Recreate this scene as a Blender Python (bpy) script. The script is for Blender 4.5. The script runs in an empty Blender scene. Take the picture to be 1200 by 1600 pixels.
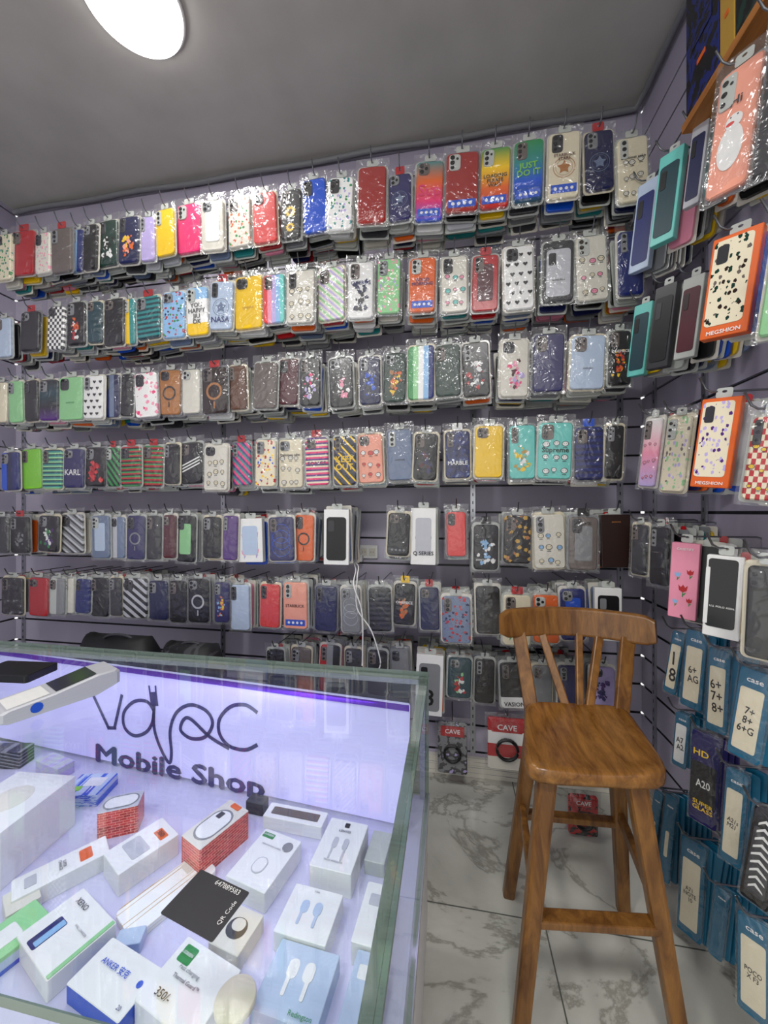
import bpy, math, random
from mathutils import Vector, Matrix
random.seed(7)
S=bpy.context.scene
COL=S.collection
TH=math.radians(10); s_,c_=math.sin(TH),math.cos(TH)
F=590.0; CH=1.2; D=1.77; XR=0.80; XL=-2.46; ZC=2.926; YB=-1.3

# ---------------------------------------------------------------- camera
cd=bpy.data.cameras.new('camera'); cam=bpy.data.objects.new('camera',cd); COL.objects.link(cam)
cd.sensor_fit='VERTICAL'; cd.sensor_height=36; cd.sensor_width=36; cd.lens=F/1600*36
cd.clip_start=0.02
cam.location=(0,0,CH); cam.rotation_euler=(math.pi/2,0,TH); S.camera=cam
try:
    S.view_settings.view_transform='Standard'; S.view_settings.look='None'
except Exception: pass

# measuring helpers: photo position -> point on a known plane of the room
def ray(px,py):
    u=(px-600)/F; v=(800-py)/F
    return Vector((-s_+u*c_, c_+u*s_, v))
def on_y(px,py,Y):
    d=ray(px,py); t=Y/d.y; return Vector((0,0,CH))+d*t
def on_x(px,py,X):
    d=ray(px,py); t=X/d.x; return Vector((0,0,CH))+d*t
def on_z(px,py,Z):
    d=ray(px,py); t=(Z-CH)/d.z; return Vector((0,0,CH))+d*t

# ---------------------------------------------------------------- colours / materials
C={'white':(238,238,235),'offwhite':(222,218,205),'cream':(228,218,190),'clear':(188,192,186),'grey':(130,132,135),
'darkgrey':(52,52,56),'black':(14,14,17),'red':(182,22,30),'maroon':(80,16,32),'rust':(160,42,38),'coral':(220,66,64),
'pink':(240,150,175),'hotpink':(232,50,115),'peach':(245,165,140),'orange':(226,100,30),'yellow':(244,200,20),
'gold':(190,150,60),'lime':(130,205,50),'green':(40,140,70),'mint':(145,205,145),'darkgreen':(14,52,42),'teal':(40,135,135),
'darkteal':(18,60,70),'aqua':(110,205,195),'blue':(15,80,200),'lightblue':(140,185,225),'paleblue':(185,202,225),'greyblue':(108,124,152),
'navy':(18,25,72),'darkblue':(20,35,105),'purple':(80,35,120),'lavender':(185,170,220),'brown':(95,55,32),'tan':(175,115,60),
'taupe':(105,95,90),'darkbrown':(42,25,20),'silver':(190,192,198),'cyanbag':(24,98,130),'indigo':(38,36,92),'ink':(62,56,112)}
def lin(c):
    if isinstance(c,str): c=C[c]
    o=[]
    for v in c[:3]:
        v=v/255.0
        o.append(v/12.92 if v<=0.04045 else ((v+0.055)/1.055)**2.4)
    return (o[0],o[1],o[2],1)
MC={}
def base(name,rough=0.4,metal=0.0):
    m=bpy.data.materials.new(name); m.use_nodes=True
    n=m.node_tree.nodes; l=m.node_tree.links
    b=n['Principled BSDF']; b.inputs['Roughness'].default_value=rough; b.inputs['Metallic'].default_value=metal
    return m,n,l,b
def nd(n,t,**k):
    x=n.new(t)
    for a,v in k.items(): setattr(x,a,v)
    return x
def ramp(n,cols,const=True,pos=None):
    r=n.new('ShaderNodeValToRGB'); r.color_ramp.interpolation='CONSTANT' if const else 'LINEAR'
    k=len(cols); e=r.color_ramp.elements
    while len(e)<k: e.new(0.5)
    for i,cc in enumerate(cols):
        p=(pos[i] if pos else (i/k if const else i/max(1,k-1)))
        e[i].position=p
    for i,cc in enumerate(cols): e[i].color=lin(cc)
    return r
def mth(n,l,op,a,b=None):
    x=n.new('ShaderNodeMath'); x.operation=op
    for i,v in enumerate((a,b)):
        if v is None: continue
        if isinstance(v,(int,float)): x.inputs[i].default_value=v
        else: l.new(v,x.inputs[i])
    return x.outputs[0]
def pm(spec,rough=0.35,metal=0.0):
    """procedural material from a pattern spec such as 's:red' or 'g:teal,pink'"""
    key=(spec,rough,metal)
    if key in MC: return MC[key]
    kind,cs=spec.split(':'); cs=cs.split(',')
    m,n,l,b=base('mat_'+spec.replace(':','_').replace(',','_'),rough,metal)
    tc=nd(n,'ShaderNodeTexCoord'); sx=nd(n,'ShaderNodeSeparateXYZ'); l.new(tc.outputs['Generated'],sx.inputs[0])
    mp=nd(n,'ShaderNodeMapping'); l.new(tc.outputs['Generated'],mp.inputs[0]); mp.inputs['Scale'].default_value=(1,0.05,2)
    out=None
    if kind=='s':
        b.inputs['Base Color'].default_value=lin(cs[0])
        no=nd(n,'ShaderNodeTexNoise'); no.inputs['Scale'].default_value=3; l.new(mp.outputs[0],no.inputs[0])
        mx=nd(n,'ShaderNodeMixRGB',blend_type='MULTIPLY'); mx.inputs[0].default_value=0.2
        mx.inputs[1].default_value=lin(cs[0])
        r=ramp(n,['grey','white'],False); l.new(no.outputs[0],r.inputs[0]); l.new(r.outputs[0],mx.inputs[2]); out=mx.outputs[0]
    elif kind=='g':
        r=ramp(n,cs,False); l.new(sx.outputs[2],r.inputs[0]); out=r.outputs[0]
    elif kind=='v':
        r=ramp(n,cs); l.new(sx.outputs[0],r.inputs[0]); out=r.outputs[0]
    elif kind=='h':
        f=mth(n,l,'FRACT',mth(n,l,'MULTIPLY',sx.outputs[2],9)); r=ramp(n,cs); l.new(f,r.inputs[0]); out=r.outputs[0]
    elif kind=='b':
        r=ramp(n,cs); l.new(sx.outputs[2],r.inputs[0]); out=r.outputs[0]
    elif kind=='d':
        a=mth(n,l,'ADD',mth(n,l,'MULTIPLY',sx.outputs[0],2.5),mth(n,l,'MULTIPLY',sx.outputs[2],5)); r=ramp(n,cs); l.new(mth(n,l,'FRACT',a),r.inputs[0]); out=r.outputs[0]
    elif kind in('p','f'):
        vo=nd(n,'ShaderNodeTexVoronoi'); vo.inputs['Scale'].default_value=4.2 if kind=='p' else 6.5
        l.new(mp.outputs[0],vo.inputs['Vector'])
        no=nd(n,'ShaderNodeTexNoise'); no.inputs['Scale'].default_value=16; l.new(mp.outputs[0],no.inputs[0])
        dd=mth(n,l,'ADD',vo.outputs['Distance'],mth(n,l,'MULTIPLY',no.outputs[0],0.5))
        lt=mth(n,l,'LESS_THAN',dd,0.6)
        mx=nd(n,'ShaderNodeMixRGB'); l.new(lt,mx.inputs[0]); mx.inputs[1].default_value=lin(cs[0])
        sc=nd(n,'ShaderNodeSeparateColor'); l.new(vo.outputs['Color'],sc.inputs[0])
        r=ramp(n,cs[1:]); l.new(sc.outputs[0],r.inputs[0]); l.new(r.outputs[0],mx.inputs[2]); out=mx.outputs[0]
    elif kind=='c':
        no=nd(n,'ShaderNodeTexNoise'); no.inputs['Scale'].default_value=3.5; no.inputs['Detail'].default_value=3; l.new(mp.outputs[0],no.inputs[0])
        k=len(cs); r=ramp(n,cs,True,[0]+[0.38+0.26*i/max(1,k-1) for i in range(1,k)] if k>1 else [0]); l.new(no.outputs[0],r.inputs[0]); out=r.outputs[0]
    elif kind=='k':
        ck=nd(n,'ShaderNodeTexChecker'); ck.inputs['Scale'].default_value=7; l.new(mp.outputs[0],ck.inputs[0])
        ck.inputs[1].default_value=lin(cs[0]); ck.inputs[2].default_value=lin(cs[1]); out=ck.outputs[0]
    elif kind=='m':
        no=nd(n,'ShaderNodeTexNoise'); no.inputs['Scale'].default_value=2.2; no.inputs['Detail'].default_value=4; l.new(mp.outputs[0],no.inputs[0])
        r=ramp(n,[cs[0],cs[1],cs[0]],True,[0,0.48,0.505]); l.new(no.outputs[0],r.inputs[0]); out=r.outputs[0]
    elif kind=='r':
        bk=nd(n,'ShaderNodeTexBrick'); bk.inputs['Scale'].default_value=1
        bk.inputs['Brick Width'].default_value=.016; bk.inputs['Row Height'].default_value=.006; bk.inputs['Mortar Size'].default_value=.0006
        so=nd(n,'ShaderNodeSeparateXYZ'); l.new(tc.outputs['Object'],so.inputs[0]); co=nd(n,'ShaderNodeCombineXYZ')
        l.new(mth(n,l,'ADD',so.outputs[0],so.outputs[1]),co.inputs[0]); l.new(so.outputs[2],co.inputs[1]); l.new(co.outputs[0],bk.inputs[0])
        bk.inputs['Color1'].default_value=lin(cs[0]); bk.inputs['Color2'].default_value=lin(cs[1]); bk.inputs['Mortar'].default_value=lin('peach'); out=bk.outputs[0]
    l.new(out,b.inputs['Base Color']); MC[key]=m; return m

def glassy(name,tint,gl_rough,base_f,diff=None,diff_f=0.0,wr=0,fac=.35):
    m=bpy.data.materials.new(name); m.use_nodes=True; n=m.node_tree.nodes; l=m.node_tree.links; n.clear()
    o=nd(n,'ShaderNodeOutputMaterial'); t=nd(n,'ShaderNodeBsdfTransparent'); t.inputs[0].default_value=lin(tint)
    g=nd(n,'ShaderNodeBsdfGlossy'); g.inputs['Roughness'].default_value=gl_rough
    lw=nd(n,'ShaderNodeLayerWeight'); lw.inputs[0].default_value=0.35
    f=mth(n,l,'ADD',mth(n,l,'MULTIPLY',lw.outputs['Facing'],fac),base_f)
    if wr:
        tc=nd(n,'ShaderNodeTexCoord'); oi=nd(n,'ShaderNodeObjectInfo'); va=nd(n,'ShaderNodeVectorMath',operation='ADD')
        l.new(tc.outputs['Object'],va.inputs[0]); l.new(oi.outputs['Random'],va.inputs[1])
        no=nd(n,'ShaderNodeTexNoise'); no.inputs['Scale'].default_value=wr; no.inputs['Detail'].default_value=1.5; no.inputs['Distortion'].default_value=1.5
        l.new(va.outputs[0],no.inputs[0]); bp=nd(n,'ShaderNodeBump'); bp.inputs['Strength'].default_value=0.9; bp.inputs['Distance'].default_value=0.010
        l.new(no.outputs[0],bp.inputs['Height']); l.new(bp.outputs[0],g.inputs['Normal'])
    x=nd(n,'ShaderNodeMixShader'); l.new(f,x.inputs[0]); l.new(t.outputs[0],x.inputs[1]); l.new(g.outputs[0],x.inputs[2]); last=x
    if diff:
        d=nd(n,'ShaderNodeBsdfDiffuse'); d.inputs[0].default_value=lin(diff); y=nd(n,'ShaderNodeMixShader'); y.inputs[0].default_value=diff_f
        l.new(x.outputs[0],y.inputs[1]); l.new(d.outputs[0],y.inputs[2]); last=y
    l.new(last.outputs[0],o.inputs[0]); return m
M_BAG=glassy('clear_plastic_bag',(253,253,253),0.16,0.05,'white',0.022,24,fac=.16)
M_GLASS=glassy('counter_glass',(246,250,249),0.02,0.03,fac=.28)
M_GLASSE=glassy('glass_edge_green',(130,155,145),0.1,0.15,(155,170,160),0.5)
def emis(name,col,st,mixcol=None):
    m,n,l,b=base(name,0.5); b.inputs['Base Color'].default_value=lin(mixcol or col)
    b.inputs['Emission Color'].default_value=lin(col); b.inputs['Emission Strength'].default_value=st; return m

def M_wood(name,c1,c2,scale=8,rough=0.35,axis=(1,1,1)):
    m,n,l,b=base(name,rough); tc=nd(n,'ShaderNodeTexCoord'); mp=nd(n,'ShaderNodeMapping'); l.new(tc.outputs['Object'],mp.inputs[0])
    mp.inputs['Scale'].default_value=axis
    no=nd(n,'ShaderNodeTexNoise'); no.inputs['Scale'].default_value=scale; no.inputs['Detail'].default_value=6; no.inputs['Roughness'].default_value=.65; no.inputs['Distortion'].default_value=0.6
    l.new(mp.outputs[0],no.inputs[0]); r=ramp(n,[c1,c2],False,[0.3,0.7]); l.new(no.outputs[0],r.inputs[0]); l.new(r.outputs[0],b.inputs['Base Color'])
    bp=nd(n,'ShaderNodeBump'); bp.inputs['Strength'].default_value=.12; l.new(no.outputs[0],bp.inputs['Height']); l.new(bp.outputs[0],b.inputs['Normal'])
    return m
M_STOOL=M_wood('stool_oak',(84,50,18),(148,102,48),6,.32,(6,6,1.2))
M_SEAT=M_wood('stool_seat_oak',(92,56,20),(158,110,52),6,.26,(7,1.2,6))
M_METAL=pm('s:silver',0.3,0.9)
M_WIRE=pm('s:grey',0.3,0.9)

# ---------------------------------------------------------------- mesh helpers
def mk(name,verts,faces,mats,mi=None,parent=None,loc=(0,0,0),rot=(0,0,0),smooth=False,kind=None):
    me=bpy.data.meshes.new(name); me.from_pydata([tuple(v) for v in verts],[],faces)
    if not isinstance(mats,(list,tuple)): mats=[mats]
    for m in mats: me.materials.append(m)
    if mi: me.polygons.foreach_set('material_index',mi)
    if smooth: me.polygons.foreach_set('use_smooth',[True]*len(me.polygons))
    me.update()
    o=bpy.data.objects.new(name,me); COL.objects.link(o); o.location=loc; o.rotation_euler=rot
    if parent: o.parent=parent
    if kind: o['kind']=kind
    return o
def empty(name,loc,rot=(0,0,0)):
    o=bpy.data.objects.new(name,None); COL.objects.link(o); o.location=loc; o.rotation_euler=rot; o.empty_display_size=.05; return o
def tag(o,label,cat,group=None):
    o['label']=label; o['category']=cat
    if group: o['group']=group
    return o
def rrect(w,h,r,k=4):
    r=min(r,w/2-1e-4,h/2-1e-4); pts=[]
    for cx,cz,a0 in((w/2-r,h/2-r,0),(-w/2+r,h/2-r,90),(-w/2+r,-h/2+r,180),(w/2-r,-h/2+r,270)):
        for i in range(k+1):
            a=math.radians(a0+90*i/k); pts.append((cx+r*math.cos(a),cz+r*math.sin(a)))
    return pts
def prism(w,h,t,r,b=0.0,k=4,cx=0,cz=0,cy=0):
    """rounded slab in the xz plane, front at -y"""
    n=4*(k+1); V=[];Fc=[]
    rings=[(rrect(w,h,r,k),t/2)]
    if b>0:
        rings.append((rrect(w,h,r,k),-t/2+b)); rings.append((rrect(w-2*b,h-2*b,max(r-b,.0005),k),-t/2))
    else: rings.append((rrect(w,h,r,k),-t/2))
    for p,y in rings: V+= [(x+cx,y+cy,z+cz) for x,z in p]
    for j in range(len(rings)-1):
        for i in range(n):
            a=j*n+i; c=j*n+(i+1)%n; Fc.append((a,c,c+n,a+n))
    Fc.append(tuple(reversed(range(n)))); m=(len(rings)-1)*n; Fc.append(tuple(range(m,m+n)))
    return V,Fc
class Acc:
    def __init__(s): s.v=[];s.f=[];s.m=[]
    def add(s,V,Fc,mi=0,xf=None):
        o=len(s.v); s.v+=[(xf@Vector(v)) if xf else v for v in V]; s.f+=[tuple(i+o for i in f) for f in Fc]; s.m+=[mi]*len(Fc)
    def box(s,x0,x1,y0,y1,z0,z1,mi=0,xf=None):
        V=[(x,y,z) for z in(z0,z1) for y in(y0,y1) for x in(x0,x1)]
        s.add(V,[(0,2,3,1),(4,5,7,6),(0,1,5,4),(2,6,7,3),(0,4,6,2),(1,3,7,5)],mi,xf)
    def poly(s,pts,y,mi=0): s.add([(x,y,z) for x,z in pts],[tuple(range(len(pts)))],mi)
    def make(s,name,mats,**k): return mk(name,s.v,s.f,mats,s.m,**k)
def disc(cx,cz,r,n=16,rz=None,a0=0):
    rz=rz or r
    return [(cx+r*math.cos(a0+2*math.pi*i/n),cz+rz*math.sin(a0+2*math.pi*i/n)) for i in range(n)]
def smoothpts(P,k=8):
    P=[Vector(p) for p in P]; Q=[P[0]]+P+[P[-1]]; out=[]
    for i in range(1,len(Q)-2):
        for j in range(k):
            t=j/k; a0,a1,a2,a3=Q[i-1],Q[i],Q[i+1],Q[i+2]
            out.append(.5*((2*a1)+(-a0+a2)*t+(2*a0-5*a1+4*a2-a3)*t*t+(-a0+3*a1-3*a2+a3)*t**3))
    out.append(P[-1]); return out
def tube(name,pts,r,mat,parent=None,n=8,closed=False,**k):
    pts=[Vector(p) for p in pts]; V=[];Fc=[]; N=len(pts)
    up=Vector((0,0,1))
    for i,p in enumerate(pts):
        t=(pts[min(i+1,N-1)]-pts[max(i-1,0)]).normalized()
        a=t.cross(up)
        if a.length<.05: a=t.cross(Vector((1,0,0)))
        a.normalize(); b=t.cross(a)
        for j in range(n):
            q=2*math.pi*j/n; V.append(p+a*math.cos(q)*r+b*math.sin(q)*r)
    for i in range(N-1):
        for j in range(n):
            Fc.append((i*n+j,i*n+(j+1)%n,(i+1)*n+(j+1)%n,(i+1)*n+j))
    Fc.append(tuple(range(n))); Fc.append(tuple(reversed(range((N-1)*n,N*n))))
    return mk(name,V,Fc,mat,parent=parent,smooth=True,**k)
def beam(acc,p0,p1,w0,d0,w1,d1,mi=0,ch=.2):
    p0=Vector(p0);p1=Vector(p1); t=(p1-p0).normalized()
    side=Vector((0,1,0)).cross(t)
    if side.length<.2: side=Vector((0,0,1)).cross(t)
    side.normalize(); oth=t.cross(side)
    V=[]
    for p,w,d in((p0,w0,d0),(p1,w1,d1)):
        for x,z in rrect(w,d,min(w,d)*ch,2): V.append(p+side*x+oth*z)
    n=12; Fc=[(i,(i+1)%n,n+(i+1)%n,n+i) for i in range(n)]+[tuple(reversed(range(n))),tuple(range(n,2*n))]
    acc.add(V,Fc,mi)
TXT={}
def txt_geo(body):
    if body in TXT: return TXT[body]
    cu=bpy.data.curves.new('t','FONT'); cu.body=body; cu.size=1; cu.align_x='CENTER'; cu.resolution_u=2; cu.space_line=.9
    o=bpy.data.objects.new('t',cu); me=bpy.data.meshes.new_from_object(o)
    V=[v.co.copy() for v in me.vertices]; Fc=[tuple(p.vertices) for p in me.polygons]
    bpy.data.objects.remove(o); bpy.data.curves.remove(cu); bpy.data.meshes.remove(me)
    if not V: return None
    x0=min(v.x for v in V);x1=max(v.x for v in V);y0=min(v.y for v in V);y1=max(v.y for v in V)
    V=[((v.x-(x0+x1)/2),(v.y-(y0+y1)/2)) for v in V]
    TXT[body]=(V,Fc,x1-x0,y1-y0); return TXT[body]
def text(body,w,mat,parent,x=0,y=0,z=0,h=None,flat=False,name='printed_lettering',rot=0,keep=False,bold=.035):
    g=txt_geo(body)
    if not g: return
    V,Fc,tw,th=g; sx=w/tw; sz=(h/th) if h else sx
    if h and keep: sx=sz=min(sx,sz)
    cr,sr=math.cos(rot),math.sin(rot); VV=[];FF=[]
    offs=[(0,0,0)]+([(bold,0,1),(bold/2,bold/2,2),(bold/2,-bold/2,3)] if bold else [])
    for dx,dz,i in offs:
        o=len(VV); e=i*.00002
        for a0,b0 in V:
            a=a0+dx;b=b0+dz
            if flat: VV.append((x+a*sx*cr-b*sz*sr,y+a*sx*sr+b*sz*cr,z+e))
            else: VV.append((x+a*sx*cr-b*sz*sr,y-e,z+a*sx*sr+b*sz*cr))
        FF+=[tuple(q+o for q in f) for f in Fc]
    return mk(name,VV,FF,mat,parent=parent)

# ---------------------------------------------------------------- room shell
def wall_mat():
    m,n,l,b=base('lavender_slatwall',0.45); tc=nd(n,'ShaderNodeTexCoord'); no=nd(n,'ShaderNodeTexNoise'); no.inputs['Scale'].default_value=1.5; no.inputs['Detail'].default_value=4
    l.new(tc.outputs['Object'],no.inputs[0]); r=ramp(n,[(164,158,176),(188,182,200)],False,[.3,.7]); l.new(no.outputs[0],r.inputs[0]); l.new(r.outputs[0],b.inputs['Base Color']); return m
M_WALL=wall_mat()
M_GROOVE=pm('s:darkgrey',0.4,0.3)
def slat_profile():
    P=[(0.0,0.0,0)]; z=0.10; step=0.1215
    while z<ZC-0.03:
        P+=[(z,0,1),(z+.0005,.010,1),(z+.009,.010,0),(z+.0095,0,0)]
        z+=step
    P.append((ZC,0,0)); return P
def slat_wall(name,ax,a0,a1,pos,sgn):
    P=slat_profile(); V=[];Fc=[];mi=[]
    for z,d,m in P:
        for a in(a0,a1):
            V.append((a,pos+sgn*d,z) if ax=='x' else (pos+sgn*d,a,z))
    for i in range(len(P)-1):
        Fc.append((2*i,2*i+1,2*i+3,2*i+2)); mi.append(P[i][2])
    n=len(V)
    for z in(0,ZC):
        for a in(a0,a1): V.append((a,pos+sgn*.05,z) if ax=='x' else (pos+sgn*.05,a,z))
    Fc.append((n,n+1,n+3,n+2)); mi.append(0)
    return mk(name,V,Fc,[M_WALL,M_GROOVE],mi,kind='structure')
slat_wall('wall_back','x',XL,XR,D,1)
slat_wall('wall_right','y',YB,D,XR,1)
slat_wall('wall_left','y',YB,D,XL,-1)
def floor_mat():
    m,n,l,b=base('marble_tile',0.14); tc=nd(n,'ShaderNodeTexCoord'); mp=nd(n,'ShaderNodeMapping'); l.new(tc.outputs['Object'],mp.inputs[0]); mp.inputs['Location'].default_value=(-.27,-1.17,0)
    bk=nd(n,'ShaderNodeTexBrick'); bk.offset=0; l.new(mp.outputs[0],bk.inputs[0]); bk.inputs['Scale'].default_value=1; bk.inputs['Brick Width'].default_value=.6; bk.inputs['Row Height'].default_value=.6; bk.inputs['Mortar Size'].default_value=.002; bk.inputs['Mortar Smooth'].default_value=0
    bk.inputs['Color1'].default_value=(1,1,1,1);bk.inputs['Color2'].default_value=(1,1,1,1);bk.inputs['Mortar'].default_value=(0,0,0,1)
    no=nd(n,'ShaderNodeTexNoise'); no.inputs['Scale'].default_value=2.3; no.inputs['Detail'].default_value=9; no.inputs['Distortion'].default_value=.5; no.inputs['Roughness'].default_value=.6; l.new(tc.outputs['Object'],no.inputs[0])
    W=(212,211,202)
    r=ramp(n,[W,(206,205,196),(160,158,148),(206,205,196),W],False,[.40,.478,.497,.514,.56]); l.new(no.outputs[0],r.inputs[0])
    n2=nd(n,'ShaderNodeTexNoise'); n2.inputs['Scale'].default_value=1.7; n2.inputs['Detail'].default_value=5; l.new(tc.outputs['Object'],n2.inputs[0])
    r2=ramp(n,[(205,206,202),(255,255,252)],False,[.35,.6]); l.new(n2.outputs[0],r2.inputs[0])
    mu=nd(n,'ShaderNodeMixRGB',blend_type='MULTIPLY'); mu.inputs[0].default_value=.8; l.new(r.outputs[0],mu.inputs[1]); l.new(r2.outputs[0],mu.inputs[2])
    mx=nd(n,'ShaderNodeMixRGB'); l.new(bk.outputs[0],mx.inputs[0]); mx.inputs[1].default_value=lin((95,98,90)); l.new(mu.outputs[0],mx.inputs[2]); l.new(mx.outputs[0],b.inputs['Base Color'])
    return m
M_FLOOR=floor_mat()
a=Acc(); a.box(XL,XR,YB,D,-.05,0); a.make('floor',M_FLOOR,kind='structure')
def ceil_mat():
    m,n,l,b=base('grey_ceiling_paint',0.75); tc=nd(n,'ShaderNodeTexCoord'); no=nd(n,'ShaderNodeTexNoise'); no.inputs['Scale'].default_value=5; no.inputs['Detail'].default_value=6
    l.new(tc.outputs['Object'],no.inputs[0]); r=ramp(n,[(176,174,168),(188,186,180)],False,[.3,.7]); l.new(no.outputs[0],r.inputs[0]); l.new(r.outputs[0],b.inputs['Base Color']); return m
a=Acc(); a.box(XL,XR,YB,D+.05,ZC,ZC+.05); a.make('ceiling',ceil_mat(),kind='structure')
a=Acc(); a.box(XL,XR,D-.02,D-.001,0.001,.085); a.make('baseboard_back',pm('m:offwhite,grey',.3),kind='structure')
a=Acc(); a.box(XR-.02,XR-.001,YB,D-.02,0.001,.085); a.make('baseboard_right',pm('m:offwhite,grey',.3),kind='structure')

def standard(x,y,axis):
    a=Acc(); 
    if axis=='y': a.box(x-.011,x+.011,y-.008,y-.001,.1,2.3)
    else: a.box(x-.008,x-.001,y-.011,y+.011,.1,2.3)
    for i in range(60):
        z=.12+i*.036
        if axis=='y': a.box(x-.002,x+.002,y-.0086,y-.008,z,z+.014,1)
        else: a.box(x-.0086,x-.008,y-.002,y+.002,z,z+.014,1)
    tag(a.make('slotted_wall_standard',[M_METAL,pm('s:black')]),'slotted steel upright strip fixed to the lavender slatted wall','shelf standard','slotted steel uprights')
standard(.713,D,'y'); standard(XR,1.66,'x'); standard(XR,1.36,'x'); standard(-2.40,D,'y'); standard(.10,D,'y'); standard(-1.15,D,'y')

pts=[]
for i in range(90):
    x=XL+.02+(XR-.05-XL)*i/89; pts.append((x,D-.022,ZC-.024+.004*math.sin(i*.35)+(.003*math.sin(i*.13))))
for i in range(1,30): pts.append((XR-.022,D-.03-i*.05,ZC-.022+.003*math.sin(i*.4)))
tag(tube('cable_conduit',pts,.012,pm('s:grey',.5),n=8),'ribbed grey cable conduit along the ceiling edge','cable conduit')

# ---------------------------------------------------------------- ceiling lamp and added fill lights
def ceiling_lamp(x,y,lab):
    root=empty('ceiling_lamp',(x,y,ZC)); k=.90
    prof_b=[(0,0),(.172,0),(.176,-.006),(.176,-.016),(.168,-.020)]
    prof_d=[(.167,-.016),(.166,-.03),(.155,-.038),(.11,-.044),(0,-.046)]
    for nm,pr,mat in(('lamp_rim',prof_b,pm('s:white',.4)),('lamp_diffuser',prof_d,emis('lamp_glow',(255,252,250),8))):
        V=[];Fc=[];n=48
        for r,z in pr:
            for j in range(n): q=2*math.pi*j/n; V.append((k*r*math.cos(q),k*r*math.sin(q),z))
        for i in range(len(pr)-1):
            for j in range(n): Fc.append((i*n+j,(i+1)*n+j,(i+1)*n+(j+1)%n,i*n+(j+1)%n))
        mk(nm,V,Fc,mat,parent=root,smooth=True)
    tag(root,lab,'lamp','round ceiling lamps')
p=(-1.05,1.10)
ceiling_lamp(p[0],p[1],'round white glowing disc lamp flush on grey ceiling')
def area(x,y,z,sz,e,col=(1,1,1),rot=(0,0,0),shape='DISK',sy=None):
    ld=bpy.data.lights.new('lamp_or_fill_light','AREA'); ld.shape=shape; ld.size=sz
    if sy: ld.size_y=sy
    ld.energy=e; ld.color=col; o=bpy.data.objects.new('lamp_or_fill_light',ld); COL.objects.link(o); o.location=(x,y,z); o.rotation_euler=rot; return o
area(p[0],p[1],ZC-.055,.30,7,(1,.99,.97))
for (x,y,e) in((-1.0,-.65,27),(0.2,-.65,24)):  # unseen fill lights added behind the camera to brighten the room, no fixtures
    area(x,y,ZC-.06,.34,e,(1,.99,.97))
w=bpy.data.worlds.new('World'); S.world=w; w.use_nodes=True
w.node_tree.nodes['Background'].inputs[0].default_value=(1,.99,.97,1); w.node_tree.nodes['Background'].inputs[1].default_value=1.3

# ---------------------------------------------------------------- hanging goods
def place_rect(L,R,T,B,plane,yaw):
    m=(L+R)/2
    c=on_y(m,800,plane[1]) if plane[0]=='y' else on_x(m,800,plane[1])
    e=(math.cos(yaw),math.sin(yaw)); sol=[]
    for px in(L,R):
        d=ray(px,800); det=e[0]*(-d.y)-e[1]*(-d.x)
        a=(-c.x*(-d.y)+c.y*(-d.x))/det
        sol.append((c.x+a*e[0],c.y+a*e[1]))
    cx=(sol[0][0]+sol[1][0])/2; cy=(sol[0][1]+sol[1][1])/2
    w=math.hypot(sol[1][0]-sol[0][0],sol[1][1]-sol[0][1]); dep=-s_*cx+c_*cy
    zt=CH+(800-T)/F*dep; zb=CH+(800-B)/F*dep
    return Vector((cx,cy,(zt+zb)/2)),w,zt-zb
stock_names=['white','clear','darkgrey','offwhite','clear','silver','black','black','grey','clear','red','navy','teal','black','pink','blue','grey','orange','darkgrey','greyblue']
stock_mats=[pm('s:'+c,.3) for c in stock_names]+[pm('s:clear',.2),pm('s:yellow',.3)]
STOCK=Acc(); IND=[0]; FRONT=[0]
TABS={'clear':'s:clear','red':'s:red','blue':'s:blue','white':'s:white','black':'s:black','yellow':'s:yellow'}
def heart(cx,cz,r):
    P=[]
    for i in range(14):
        t=2*math.pi*i/14; P.append((cx+r*math.sin(t)**3, cz+r*(13*math.cos(t)-5*math.cos(2*t)-2*math.cos(3*t)-math.cos(4*t))/16))
    return P
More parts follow.
